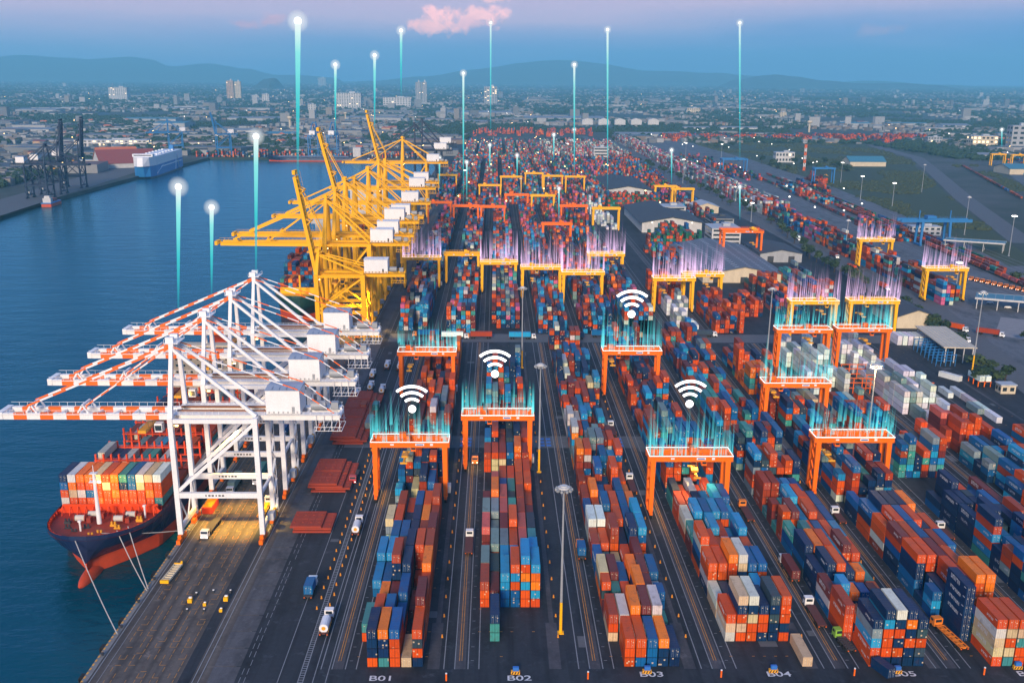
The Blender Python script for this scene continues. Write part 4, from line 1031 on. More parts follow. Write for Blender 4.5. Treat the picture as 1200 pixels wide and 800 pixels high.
def bulb_mesh(cx, y, z, rx, ry, rz_, nn=14):
    b = MB(); vs = []; rows = 9
    for i in range(rows):
        a = -pi/2+pi*i/(rows-1)
        for k in range(nn):
            t = 2*pi*k/nn; tap = 1-.25*max(0, sin(-a))
            vs.append((cx+rx*cos(a)*cos(t)*tap, y+ry*(sin(a)), z+rz_*cos(a)*sin(t)*tap+.9*max(0, -sin(a))))
    fs = [(i*nn+k, i*nn+(k+1) % nn, (i+1)*nn+(k+1) % nn, (i+1)*nn+k) for i in range(rows-1) for k in range(nn)]
    b.add(vs, fs); return b
SCX = -122.2
sh = thing('container_ship', 'navy blue container ship with red bottom moored bow first at the quay', 'ship', (0, 0, 0))
hb_ = MB(); rg_ = hull(hb_, SCX, 293, 190, 16.6, 7.2, sheer=2.4); hl_ = hb_.build('hull', [M['hull_navy'], M['hull_red']], sh, smooth=False)
bulb_mesh(SCX+.3, 299.5, -4.7, 2.6, 10.5, 2.9).build('bulbous_bow', M['hull_red'], hl_, smooth=True)
dk = MB(); ship_deck(rg_, SCX, dk, -.3); dk.build('deck', M['deck_red'], sh)
for s in (-1, 1):                                # inside of the bulwark with its frames, and the breakwater
    bw = MB()
    for i in range(1, 8):
        a, b = rg_[i], rg_[i+1]
        bw.quad((SCX+s*(a[0][0]-.15), a[0][2]+.1, a[1][1]-.3), (SCX+s*(b[0][0]-.15), b[0][2]+.1, b[1][1]-.3), (SCX+s*(b[0][0]-.15), b[0][2]+.1, b[0][1]), (SCX+s*(a[0][0]-.15), a[0][2]+.1, a[0][1]))
        for k in range(3):
            t = k/3; x = SCX+s*(a[0][0]+(b[0][0]-a[0][0])*t-.45); y = a[0][2]+(b[0][2]-a[0][2])*t+.2; bw.box(x, y, a[1][1]-.4, .5, .14, 1.3)
    bw.build('bulwark', M['ship_orange'], sh)
br = MB()
br.quad((SCX-16.6, 320.4, 7), (SCX+16.6, 320.4, 7), (SCX+14.5, 319.6, 9.9), (SCX-14.5, 319.6, 9.9)); br.box(SCX, 320.9, 6.8, 30, .5, 3.05)
for k in range(13): br.bar((SCX-14.4+k*2.4, 317.9, 7), (SCX-14.4+k*2.4, 319.4, 9.6), .16, .5)
br.build('breakwater', M['ship_orange'], sh)
fm = MB(); fm.cyl((SCX+.4, 309.5, 8), (SCX+.4, 309.5, 24.5), .75, 10, 0, .45); fm.box(SCX+.4, 309.5, 21.6, 3.0, 1.6, .25); fm.box(SCX+.4, 309.5, 24.4, 2.2, 1.8, .2); fm.cyl((SCX+.4, 309.5, 24.5), (SCX+.4, 309.5, 27), .12, 6)
for a in (-1, 1): fm.bar((SCX+.4+a*1.2, 309.3, 21.8), (SCX+.4+a*1.2, 309.3, 23), .12)
fm.bar((SCX-.8, 309.3, 23), (SCX+1.6, 309.3, 23), .1)
fmo = fm.build('foremast', M['white_paint'], sh)
q = MB(); q.box(SCX+1.9, 309.3, 21.4, .8, .6, .6); q.build('mast_lamp', M['lamp_warm'], fmo)
wi = [(SCX-6.5, 312.5), (SCX+5.5, 312.2), (SCX-3.6, 315.9), (SCX+8.2, 315.6)]
for (x, y) in wi:
    b = MB(); b.cyl((x-1.6, y, 8.6), (x+1.6, y, 8.6), .95, 12); b.cyl((x-1.8, y, 8.6), (x-1.5, y, 8.6), 1.25, 12, 1); b.cyl((x+1.5, y, 8.6), (x+1.8, y, 8.6), 1.25, 12, 1); b.box(x+2.7, y, 7.3, 1.3, 1.8, 1.6, 1)
    b.build('mooring_winch', [M['rope'], M['deck_red']], sh)
for (x, y) in ((SCX-8, 306), (SCX-5, 303), (SCX+3, 302), (SCX+7, 306), (SCX-10, 311), (SCX+11.5, 313), (SCX+1, 300), (SCX-2.5, 306.5), (SCX+5, 308.5)):
    b = MB(); b.cyl((x-.5, y, 7.2), (x-.5, y, 9.0), .34, 8); b.cyl((x+.5, y, 7.2), (x+.5, y, 9.0), .34, 8); b.box(x, y, 7.2, 2.0, .9, .9); b.build('bitts', M['safety_yellow'] if (x > SCX) else M['dark_steel'], sh)
for x in (SCX-3.2, SCX+12.4): 
    b = MB(); b.cyl((x, 303.5 if x < SCX else 316, 7.2), (x, 303.5 if x < SCX else 316, 11.2), .3, 8); b.box(x, 303.5 if x < SCX else 316, 11, .9, .9, .5); b.build('vent_post', M['white_paint'], sh)
for s in (-1, 1):
    b = MB(); b.box(SCX+s*5.6, 301.6, 4.3, 1.5, .9, 2.2, 0, None, s*.75); b.bar((SCX+s*5.7, 301.2, 4.6), (SCX+s*4.6, 300.7, 2.6), .5); b.build('anchor', M['dark_steel'], sh)
# hatch coamings, lashing bridges, accommodation, funnel
bays = [(323.5, 4), (341, 1), (356, 2), (370, 2), (386, 2), (400, 1), (414, 2), (428, 2)]
for k, (y, nt) in enumerate(bays):
    b = MB(); b.box(SCX, y+6.1, 6.0, 31, 12.2, 2.35 if k == 0 else 1.2); b.build('hatch_coaming', M['rust_brown'] if k else M['deck_red'], sh)
for y in (355, 369.2, 384.5, 399, 413, 427, 441):
    b = MB()
    for c in range(13): b.box(SCX-16+c*2.67, y, 7, .5, .9, 7.8)
    for z in (9.6, 12.4): b.box(SCX, y, z, 33, 1.1, .35)
    for c in range(12): b.bar((SCX-16+c*2.67, y-.5, 13.4), (SCX-13.4+c*2.67, y-.5, 13.4), .1)
    b.build('lashing_bridge', M['ship_orange'], sh)
sd_ = MB(); sd_.box(SCX-16.6, 395, 7, 1.4, 96, 1.3); sd_.box(SCX+16.6, 395, 7, 1.4, 96, 1.3); sd_.build('side_walkway', M['wall_cream'], sh)
ac = MB(); ac.box(SCX, 449, 7, 29, 10, 22); ac.box(SCX, 447.5, 29, 35, 6.5, 3); ac.build('accommodation', M['wall_cream'], sh)
wd = MB()
for f in range(7):
    for k in range(9): wd.box(SCX-12+k*3, 443.97, 9.0+f*2.8, 1.0, .08, 1.0)
wd.box(SCX, 444.2, 30.0, 33, .1, 1.3); wd.build('window', M['glass'], sh)
fu = MB(); fu.box(SCX+3, 459, 7, 7, 7, 27); fu.cyl((SCX+3, 459, 34), (SCX+3, 459, 37), 1.0, 8); fu.build('funnel', M['ship_orange'], sh)
ms = MB(); ms.cyl((SCX, 449, 32), (SCX, 449, 42), .4, 8); ms.box(SCX, 449, 37, 5, .4, .4); ms.build('radar_mast', M['white_paint'], sh)
# boxes carried on deck: things of their own
first = [list('nnborcrbghwrr'), list('rrorrbuorrorb'), list('rbcsorrrurrrc'), list('ntobwcrsobhwk')]
r4 = random.Random(44)
top = 'nhoocrotbwch'; t3 = 'borrrcrnbcrr'; t2 = 'rcwbrrorrror'; t1 = 'wrrrorrrrrrt'
dn = ['bottom', 'second', 'third', 'top']
for t, row in enumerate((t1, t2, t3, top)):
    for c in range(12):
        container(SCX-16.4+c*2.70+1.3, 323.6, 8.2+t*CHT+.2, row[c], 40, '%s container, %s tier of the bow stack on the navy ship, %s from left' % (CN[row[c]], dn[t], ordw(c+1)), 'containers on the deck of the navy ship')
SHIPM = Mass()
for k, (y, nt) in enumerate(bays[1:]):
    for c in range(12):
        if r4.random() < .12: continue
        for t in range(max(1, nt+r4.choice((-1, 0, 0, 1)))): 
            if nt == 1 and r4.random() < .25: continue
            SHIPM.add(SCX-15.6+c*2.62+1.2, y, 7.3+t*CHT, r4.choice('uurrmbbngtkws'), 40)
for (x, y) in ((SCX-9, 341.5), (SCX+1.5, 341.5)): SHIPM.add(x, y, 10.2, 'b', 40)
MASS2 = SHIPM
# second ship astern of it
s2 = thing('container_ship', 'green hulled container ship with a yellow bow behind the white cranes', 'ship', (0, 0, 0))
paint('hull_green', (.012, .06, .05), .45, dirt=.2)
b = MB(); r2_ = hull(b, -120.5, 648, 215, 17.5, 10.5, sheer=2.5); b.build('hull', [M['hull_green'], M['hull_red']], s2)
b = MB(); ship_deck(r2_, -120.5, b, -.3); b.build('deck', M['crane_yellow'], s2)
b = MB(); b.box(-120.5, 678, 10, 30, .6, 4); b.cyl((-120.5, 664, 10), (-120.5, 664, 24), .6, 8); b.build('foremast', M['crane_yellow'], s2)
b = MB(); b.box(-120.5, 826, 10, 29, 12, 26); b.box(-120.5, 824, 36, 35, 8, 3); b.build('accommodation', M['wall_white'], s2)
b = MB(); b.box(-120.5, 845, 10, 9, 8, 27); b.build('funnel', M['hull_green'], s2)
for k in range(9):
    for c in range(12):
        for t in range((3, 6, 7, 6, 7, 5, 6, 6, 4)[k]-(1 if r4.random() < .3 else 0)): SHIPM.add(-136.2+c*2.62+1.2, 682+k*14.5, 11+t*CHT, r4.choice('rrrubbnsmot'), 40)
s3 = thing('container_ship', 'white housed container ship at the end of the rear berth behind the yellow cranes', 'ship', (0, 0, 0))
b = MB(); r3_ = hull(b, -120.5, 930, 230, 17.5, 11, sheer=2.5); b.build('hull', [M['hull_navy'], M['hull_red']], s3)
b = MB(); ship_deck(r3_, -120.5, b, -.3); b.build('deck', M['grey_steel'], s3)
b = MB(); b.box(-120.5, 1040, 10, 31, 14, 30); b.box(-120.5, 1038, 40, 38, 8, 3); b.build('accommodation', M['wall_white'], s3)
for k in range(7):
    for c in range(12):
        for t in range(r4.randint(1, 3)): SHIPM.add(-136.2+c*2.62+1.2, 945+k*13, 11+t*CHT, r4.choice('rrrubbnswGo'), 40)
# mooring lines and the quay furniture that holds them
def line(label, p, q, sag, r=.14):
    b = MB(); P0, Q0 = Vector(p), Vector(q); n = 10; prev = None
    for k in range(n+1):
        t = k/n; v = P0.lerp(Q0, t); v.z -= sag*4*t*(1-t)
        if prev is not None: b.cyl(tuple(prev), tuple(v), r, 5, cap=False)
        prev = v
    return tag(b.build('mooring_line', M['rope']), label, 'rope', 'mooring lines of the navy ship')
line('pale mooring line running from the bow tip down to the quay edge', (SCX-1, 293.3, 9.4), (-98.4, 252.8, .7), 1.2)
line('left of two mooring lines from the bow side to the quay edge', (SCX+8.8, 300.6, 9.4), (-98.4, 278, .7), .8)
line('right of two mooring lines from the bow side to the quay edge', (SCX+11, 304.0, 9.3), (-98.4, 279.2, .7), .8)
line('mooring line stretched from the bow back to the white crane foot', (SCX+5, 298.5, 9.5), (-98.2, 322, .7), .6)
for k in range(42):
    y = 228+k*14.5
    b = MB()
    if k == 0:
        b.cyl((0, 0, .2), (0, 0, .75), .3, 10); b.cyl((0, 0, .75), (0, 0, 1.0), .48, 10); bollard_me = b.mesh('bollard', [M['dark_steel']])
        f = MB(); f.box(0, 0, -2.6, 1.3, 2.0, 2.75); f.box(-.7, 0, -2.4, .2, 2.6, 2.4); fender_me = f.mesh('fender', [M['tyre']])
    o = link('bollard', bollard_me); o.location = (QUAY_X+.45, y, 0); tag(o, 'small black mooring bollard on the quay edge, %s from the photo bottom' % ordw(k+1), 'bollard', 'bollards along the quay edge')
    o = link('fender', fender_me); o.location = (QUAY_X-.95, y+5, 0); tag(o, 'black rubber fender hung on the quay wall, %s from the photo bottom' % ordw(k+1), 'fender', 'fenders along the quay wall')
kb = MB()
for k in range(330): kb.box(QUAY_X-.25+.02, 200+k*2.0, .225, .42, 1.0, .02)
kb.build('kerb_paint', M['safety_yellow'], pave)

# ================================================================== VEHICLES
def truck(label, x, y, rz, cab='white_paint', trailer='trailer_maroon', kind='flat', tl=12.4, group='trucks and trailers in the port'):
    """yard tractor facing +y before rotation, origin under the middle"""
    t = thing('truck', label, 'truck', (x, y, .01), rz, group)
    c = MB(); yy = tl/2+1.5
    c.add([(a*1.2, yy+b2, z) for z, k in ((.75, 0), (1.9, 0), (2.95, 1)) for a, b2 in ((-1, -1.1), (1, -1.1), (1, 1.15-(k*.25)), (-1, 1.15-(k*.25)))], [(3, 2, 1, 0), (0, 1, 5, 4), (1, 2, 6, 5), (2, 3, 7, 6), (3, 0, 4, 7), (4, 5, 9, 8), (5, 6, 10, 9), (6, 7, 11, 10), (7, 4, 8, 11), (8, 9, 10, 11)])
    c.box(0, yy+1.2, .5, 2.3, .25, .6); co = c.build('cab', M[cab], t)
    g_ = MB(); g_.quad((-1.05, yy+1.13, 2.0), (1.05, yy+1.13, 2.0), (1.05, yy+.96, 2.75), (-1.05, yy+.96, 2.75)); g_.quad((1.22, yy-.4, 1.95), (1.22, yy+.9, 1.95), (1.22, yy+.7, 2.7), (1.22, yy-.4, 2.7)); g_.quad((-1.22, yy+.9, 1.95), (-1.22, yy-.4, 1.95), (-1.22, yy-.4, 2.7), (-1.22, yy+.7, 2.7)); g_.box(0, yy-1.14, 1.9, 1.7, .05, .75); g_.build('windscreen', M['glass'], co)
    for a in (-.85, .85):
        h_ = MB(); h_.box(a, yy+1.34, .85, .36, .06, .22); h_.build('headlight', M['lamp_white'], co)
    f = MB(); f.box(0, yy-2.6, .75, 1.0, 4.4, .3); f.box(0, -.6, 1.05, .9, tl-1.2, .35)
    if kind == 'flat':
        f.box(0, -.4, 1.35, 2.4, tl-.6, .14)
        for k in range(6): f.box(0, -tl/2+1+k*(tl-2)/5, 1.15, 2.44, .25, .3)
    else:
        for a in (-1, 1): f.box(a*1.1, -.4, 1.25, .22, tl-.6, .22)
        for k in range(7): f.box(0, -tl/2+.4+k*(tl-.9)/6, 1.25, 2.44, .3, .2)
    f.build('chassis', M[trailer], t)
    for wy in (yy+.3, yy-2.6, yy-3.9, -tl/2+2.6, -tl/2+1.2):
        for a in (-1, 1):
            w_ = MB(); w_.cyl((a*.75, wy, .52), (a*1.22, wy, .52), .52, 10); w_.build('wheel', M['tyre'], t)
    if kind == 'tank':
        k = MB(); k.cyl((0, -tl/2+.5, 2.5), (0, tl/2-3.5, 2.5), 1.2, 14); k.cyl((0, -tl/2+.44, 2.5), (0, -tl/2+.5, 2.5), .55, 12, 1)
        for a in (-1, 1): k.box(a*1.15, -1.4, 1.4, .12, tl-4, .2, 1)
        k.build('tank', [M['carrier_white'], M['safety_yellow']], t)
    tl_ = MB(); [tl_.box(a*.95, -tl/2-.12, .9, .35, .08, .22) for a in (-1, 1)]; tl_.build('tail_light', M['stripe_orange'], t)
    return t
def truck_box(label, x, y, rz, code, ln=40, cab='white_paint', tl=12.4, trailer='trailer_dark'):
    truck('%s carrying a %s container' % (label, CN[code]), x, y, rz, cab, trailer, 'flat', tl)
    d = -tl/2 + (0 if ln == 40 else 1.0)
    container(x-sin(rz)*d, y+cos(rz)*d, 1.51, code, ln, '%s container riding on the %s' % (CN[code], ' '.join(label.split()[:9])), 'containers riding on trucks', rz)
truck_box('white cabbed truck on the roadway left of the marker posts', -52.2, 277, 0, 'b', 20, tl=8)
truck('white cabbed tanker truck nearest on the roadway by the marker posts', -44.6, 256.5, 0, kind='tank', tl=9.5)
truck('white cabbed tanker truck farther up the roadway by the marker posts', -44.4, 322, 0, kind='tank', tl=9.5)
truck('white cabbed truck with empty dark trailer under the first white crane', -91.3, 324, pi-.05, trailer='trailer_dark')
truck_box('white truck on the outer apron lane between the crane legs', -92.6, 362, pi, 'g')
truck_box('white truck on the inner apron lane between the crane legs', -85.6, 372, pi, 't')
truck_box('white truck farthest under the white cranes', -86.0, 425, pi, 'b')
truck('white truck beside the land leg of the first white crane', -77.4, 338, 0, kind='frame', trailer='crane_yellow')
truck('white truck with empty maroon trailer in the lane beside B02', -8.0, 309, 0)
truck('red cabbed truck with dark trailer on the roadway left of B01', -51.2, 372, pi, cab='truck_red', trailer='trailer_dark', tl=9)
truck_box('orange cabbed truck in the lane left of B03', 26.5, 303, 0, 'b', 20, cab='truck_orange', tl=8)
truck('white truck with empty maroon trailer left of the B04 crane leg', 49.0, 361, 0)
truck('white truck with empty maroon trailer behind the other in the lane beside B04', 48.6, 425, 0)
truck_box('white truck with its trailer in the lane beside B05', 87.4, 290, 0, 'm')
truck('white truck with long brown trailer in the lane beside B05 near the front', 87.2, 262, 0)
truck('green cabbed truck turning at the front of B05', 90.6, 246.5, .12, cab='truck_green', trailer='trailer_dark', kind='frame', tl=7)
container(96.3, 229.5, 1.2, 'n', 20, 'navy container on a trailer at the front of B05', 'containers riding on trucks', .35)
truck('orange truck with a bare orange trailer frame between B05 and B06', 119.4, 250, .14, cab='truck_orange', trailer='truck_orange', kind='frame')
truck('white truck in the lane beside B06', 114.6, 331, 0, tl=8)
truck('white truck parked between B06 and B07 at the back', 145.2, 318, 0, tl=8)
truck('white truck in the lane beside B02 under the gantry crane', -7.6, 392, pi, cab='truck_orange', trailer='trailer_dark', tl=7)
truck('orange truck in the lane beside B05 farther back', 84.6, 335, 0, cab='truck_orange')
park = [(-57.5, 455, 'u'), (-52.3, 455, 't'), (-52.6, 432, 'g')]
for i, (x, y, c) in enumerate(park): truck_box('parked truck %s of three left of the far B01 crane' % ('left', 'right', 'nearest')[i], x, y, 0, c, 40 if i == 2 else 20, tl=12.4 if i == 2 else 8)
for i, (x, y) in enumerate(((-63.5, 478), (-58.5, 490), (-52.5, 484), (-60, 512), (-54.5, 530), (-48.0, 528))): truck('white tanker truck, %s of the tankers parked left of the far B01 crane' % ordw(i+1), x, y, 0, kind='tank', tl=8)
for i, (x, y, c) in enumerate(((-24, 597, 'h'), (-8, 598, 'u'), (14, 597, 's'), (44, 596.5, 'n'), (61, 602, 'b'), (77, 597, 'c'), (118, 604, 'k'), (-38, 602, 'b'))):
    truck_box('truck on the cross road, %s in order' % ordw(i+1), x, y, pi/2 if i % 2 else -pi/2, c, 40, cab=('white_paint', 'truck_orange')[i % 2])
truck('yellow truck at the left end of the cross road', -70, 596, pi/2, cab='truck_orange', trailer='safety_yellow')
# trucks on the service roads at the right
for i, (x, y, rz, c, cab) in enumerate(((262, 598, .6, 'h', 'white_paint'), (258, 650, .5, 'n', 'truck_green'), (247, 668, .5, 't', 'white_paint'), (272, 625, .6, 'r', 'white_paint'), (286, 610, .9, 'u', 'white_paint'), (276, 760, .1, 'r', 'white_paint'), (279, 840, .1, 'r', 'truck_orange'), (284, 905, .1, 'm', 'white_paint'), (281, 1010, .05, 'h', 'white_paint'))):
    truck_box('%s cab truck, %s up the right service road' % ('white' if cab[0] == 'w' else cab.split('_')[1], ordw(i+1)), x, y, pi+rz, c, 40, cab=cab)
for k in range(12):
    o = truck('orange cabbed truck parked in the row at the right edge of the rail terminal', 358+k*2.0, 797-k*5.2, 2.13, cab='truck_orange', trailer='trailer_dark', tl=7, group='orange trucks parked in a row') if k == 0 else dup(o, (358+k*2.0, 797-k*5.2, .01), 2.13, 'orange cabbed truck, %s in the row parked at the right edge' % ordw(k+1))
def car(label, x, y, rz, mat):
    t = thing('parked_car', label, 'car', (x, y, .01), rz, 'cars parked at the right')
    b = MB(); b.add([(a*.85*s, l, z) for z, l0, l1, s in ((.35, -2.1, 2.1, 1), (.85, -2.1, 2.1, 1), (1.4, -1.3, 1.0, .85)) for a, l in ((-1, l0), (1, l0), (1, l1), (-1, l1))], [(3, 2, 1, 0), (0, 1, 5, 4), (1, 2, 6, 5), (2, 3, 7, 6), (3, 0, 4, 7), (4, 5, 9, 8), (5, 6, 10, 9), (6, 7, 11, 10), (7, 4, 8, 11), (8, 9, 10, 11)]); b.build('body', mat, t)
    for yy in (-1.3, 1.3):
        w_ = MB(); w_.cyl((-.87, yy, .33), (.87, yy, .33), .33, 8); w_.build('wheel', M['tyre'], t)
for k, (x, y, m) in enumerate(((300, 716, 'dark_steel'), (306, 712, 'dark_steel'), (311, 718, 'grey_steel'), (329, 705, 'white_paint'), (334, 690, 'white_paint'), (357, 668, 'grey_steel'))):
    car('%s car, %s from the left by the yellow crane foot at the right' % (m.split('_')[0], ordw(k+1)), x, y, 1.2, M[m])

# hatch covers lifted off the ship, lying in stacks on the quay side
n_h = 0
def hatch(x, y, z, sx, sy, label, rz=0):
    t = thing('hatch_cover', label, 'hatch cover', (x, y, z), rz, 'hatch covers stacked beside the crane rail')
    b = MB(); b.box(0, 0, .15, sx, sy, .55); b.build('plate', M['hatch_red'], t)
    r = MB()
    for k in range(5): r.box(-sx/2+.6+k*(sx-1.2)/4, 0, .7, .3, sy-.4, .10)
    for k in (-1, 0, 1): r.box(0, k*(sy/2-.5), .7, sx-.3, .3, .08)
    for k in range(8): r.box(-sx/2+1+(k % 4)*(sx-2)/3, (-1 if k < 4 else 1)*sy*.24, .7, .5, .5, .22)
    r.build('stiffener', M['hatch_red'], t)
    e = MB()
    for a in (-1, 1):
        for c in (-1, 1): e.box(a*(sx/2-.4), c*(sy/2-.4), 0, .5, .5, .16)
    e.build('foot', M['dark_steel'], t)
P_ = ['nearest pile', 'middle pile', 'far pile']
for pi_, (y0, segs, tiers) in enumerate(((327, 1, 3), (363, 2, 4), (416, 5, 4))):
    for s in range(segs):
        for t in range(tiers):
            off = (-.6, .9, -.3, .2)[t] if t < tiers-1 else -1.2
            hatch(-59.5+off+(1.3 if t < tiers-2 else 0), y0+s*13.6+(.5 if t % 2 else 0), .01+t*.82, 12.2 if t < tiers-1 else 10.0, 13.0, 'rust red hatch cover in the %s by the crane rail, %s row, %s layer' % (P_[pi_], ordw(s+1), ordw(t+1)))
# lifting frame, small gear on the apron
t = thing('lifting_frame', 'long pale lifting frame lying on the apron near the quay edge', 'lifting frame', (-94.7, 289.5, .02), -.06)
b = MB()
for a in (-1, 1): b.box(a*1.15, 0, .5, .3, 12, .5)
for k in range(9): b.box(0, -5.8+k*1.45, .5, 2.3, .35, .45)
b.build('beam', M['wall_cream'], t)
b = MB(); b.box(0, -5.9, .3, 2.5, .7, .9); b.box(0, 5.9, .3, 2.5, .5, .9); b.box(.9, 6.4, .4, .5, .5, 1.2); b.build('end_beam', M['crane_yellow'], t)
b = MB(); [b.box(a, c, 0, .4, .4, .5) for a in (-1, 1) for c in (-5, 5)]; b.build('foot', M['dark_steel'], t)
gear = [(G(223, 705), 1.0, 'orange machine with a white lid'), (G(265, 703), 1.0, 'orange machine at the right'), (G(240, 709), .7, 'small orange box'), (G(230, 697), .6, 'small grey post, upper left'), (G(250, 694), .6, 'small grey post, upper middle'), (G(239, 716), .55, 'small grey post, lower middle'), (G(219, 716), .55, 'small grey post, lower left'), (G(259, 716), .7, 'small amber box, lower right'), (G(270, 694), .6, 'small grey post, upper right')]
for (p, s, lab) in gear:
    t = thing('quay_machine', lab + ' standing on the apron', 'machine', (p[0], p[1], .02), 0, None)
    b = MB(); b.box(0, 0, 0, 1.2*s, 1.4*s, 1.1*s); b.build('housing', M['crane_yellow'] if 'orange' in lab or 'amber' in lab else M['dark_steel'], t)
    b = MB(); b.box(.05, .3*s, 1.1*s, .8*s, .5*s, .35*s); b.build('lid', M['white_paint'], t)
t = thing('crane_buffer', 'orange box lying by the sea leg of the first white crane', 'container', (-96.2, 341, .02)); b = MB(); b.box(0, 0, .1, 3.4, 9, 2.2); b.build('housing', M['ship_orange'], t); b = MB(); [b.box(0, -3.6+k*1.2, 2.3, 3.0, .3, .35) for k in range(7)]; b.build('rib', M['crane_yellow'], t)

# barriers at the block heads, marker posts, lamp masts
for nm, p in (('B01', G(467, 774)), ('B02', G(604, 789)), ('B03', G(758, 788)), ('B04', G(906, 787)), ('B05', G(1051, 788)), ('B06', G(1192, 783))):
    t = thing('barrier', 'yellow and black barrier with a blue box on top, in front of block ' + nm, 'barrier', (p[0], p[1], .01))
    b = MB(); b.bar((-1.1, 0, .45), (1.1, 0, .45), .9, .85); b.build('block', M['safety_yellow'], t)
    b = MB(); [b.add([(x, -.47, .1), (x+.3, -.47, .1), (x+.6, -.47, .8), (x+.3, -.47, .8)], [(0, 1, 2, 3)]) for x in (-1.0, -.3, .4)]; b.build('stripe', M['safety_black'], t)
    b = MB(); b.box(.1, .1, .9, 1.5, .9, .9); b.box(.1, .1, 1.8, 1.2, .7, .08); b.build('box', M['sign_blue'], t)
mb_ = MB(); mb_.cyl((0, 0, 0), (0, 0, .85), .24, 7, 0, .17); mb_.box(0, 0, 0, .5, .5, .12); marker_me = mb_.mesh('marker_post', [M['cone_orange']])
def marker(x, y, lab, grp): o = link('marker_post', marker_me); o.location = (x, y, .01); tag(o, lab, 'marker post', grp)
for k in range(26):
    for dx in (-48.9, -45.6): marker(dx+(.3 if k % 2 else 0), 268+k*6.4+(2 if dx > -47 else 0), 'orange marker post on the %s side of the painted ladder track, %s from the camera' % ('left' if dx < -47 else 'right', ordw(k+1)), 'orange posts beside the roadway')
for b_ in range(5):
    for k in range(22): marker(X0[b_]+20.6, 252+k*11.5, 'orange marker post at the right side of block B%02d, %s from the camera' % (b_+1, ordw(k+1)), 'orange posts beside the crane runways')
for p, nm in ((G(523, 797), 'B01 and B02'), (G(689, 795), 'B02 and B03'), (G(845, 793), 'B03 and B04'), (G(1001, 791), 'B04 and B05'), (G(1153, 790), 'B05 and B06')):
    t = thing('bollard_post', 'slim orange post at the foot of the lane between ' + nm, 'post', (p[0], p[1], 0), 0, 'orange posts at the lane ends'); b = MB(); b.cyl((0, 0, 0), (0, 0, 1.9), .22, 8); b.build('post', M['stripe_orange'], t); b = MB(); b.cyl((0, 0, 1.9), (0, 0, 2.1), .24, 8); b.build('cap', M['white_paint'], t)
def mast(label, x, y, h, lower='crane_yellow', lit=False, group='tall lamp masts over the yards', upper='grey_steel', simple=False):
    t = thing('lamp_mast', label, 'lamp mast', (x, y, 0), 0, group)
    b = MB(); b.cyl((0, 0, h*.22), (0, 0, h), .36, 10, 0, .2); b.build('pole', M[upper], t)
    b = MB(); b.cyl((0, 0, 0), (0, 0, h*.22), .42, 10, 0, .365); b.box(0, 0, 0, 1.6, 1.6, .3); b.build('pole_base', M[lower], t)
    b = MB(); b.cyl((0, 0, h-.2), (0, 0, h+.25), 1.5, 14); b.cyl((0, 0, h+.25), (0, 0, h+.6), .9, 12); ho = b.build('head_ring', M['wall_white'], t)
    if simple:
        b = MB(); b.box(0, 0, h-.8, 3.4, 3.4, .6); b.build('floodlight', M['lamp_white' if lit else 'wall_white'], ho); return t
    for k in range(10):
        a = 2*pi*k/10; b = MB(); b.box(1.95*cos(a), 1.95*sin(a), h-.75, .7, .55, .6, 0, None, a); b.box(1.95*cos(a), 1.95*sin(a), h-.82, .55, .42, .06, 1, None, a); b.build('floodlight', [M['grey_steel'], M['lamp_white' if lit else 'wall_white']], ho)
    return t
masts = [(17.4, 254.3, 41, 'tall lamp mast standing between B02 and B03, the nearest', False), (16.4, 378, 41, 'lamp mast between B02 and B03, the second from the camera', False), (13.6, 532, 41, 'lamp mast at the cross road behind the yellow gantry cranes', False),
         (138.1, 532, 41, 'lamp mast left of the twin orange gantry cranes', False), (138.5, 379, 41, 'lamp mast with a glowing amber head at the right of the nearest B06 crane', True), (240.9, 525, 41, 'lamp mast with lit floodlights by the white depot canopy', True)]
for x, y, h, lab, lit in masts: mast(lab, x, y, h, lit=lit)
for i, (p, h, lit) in enumerate(((G(800, 215), 34, 1), (G(803, 190), 34, 1), (G(433, 215), 34, 0), (G(665, 195), 38, 1), (G(990, 300), 30, 0), (G(1080, 225), 36, 0), (G(1130, 275), 36, 0), (G(1045, 245), 30, 1), (G(1182, 300), 34, 1), (G(985, 215), 30, 1), (G(845, 188), 30, 1), (G(1008, 235), 30, 1), (G(1120, 340), 20, 1), (G(880, 260), 20, 1), (G(545, 232), 34, 1), (G(610, 245), 34, 0))):
    mast('slim lamp mast of the rear yard and rail terminal, %s in order' % ordw(i+1), p[0], p[1], h, lower='grey_steel', lit=bool(lit), group='lamp masts of the rear yard', simple=True)
# working lamps that are lit in the photograph
def lamp(name, loc, energy, col, size=.5, spot=None):
    d = bpy.data.lights.new(name, 'SPOT' if spot else 'POINT'); d.energy = energy; d.color = col; d.shadow_soft_size = size
    if spot: d.spot_size = spot; d.spot_blend = .8
    o = bpy.data.objects.new(name, d); COL.objects.link(o); o.location = loc; return o
lamp('crane_flood_lamp', (-84.5, 331, 35), 330000, (1.0, .56, .06), 1.0, radians(64))
fl_ = lamp('foremast_lamp', (SCX+2.2, 310.4, 21.4), 24000, (1.0, .55, .12), .4, radians(95)); fl_.rotation_euler = (radians(80), 0, 0)
lamp('gantry_lamp', (66, 338, 20.0), 26000, (1.0, .62, .2), .4, radians(110))
lamp('gantry_lamp', (-9.5, 383, 19.0), 12000, (1.0, .62, .1), .4, radians(60))
lamp('gantry_lamp', (-39.5, 352, 19.0), 12000, (1.0, .62, .1), .4, radians(60))
lamp('quay_lamp', (-76, 606, 30.0), 120000, (1.0, .62, .15), .8, radians(100))
lamp('mast_head_lamp', (138.5, 377.5, 39.8), 20000, (1.0, .6, .2), .5)
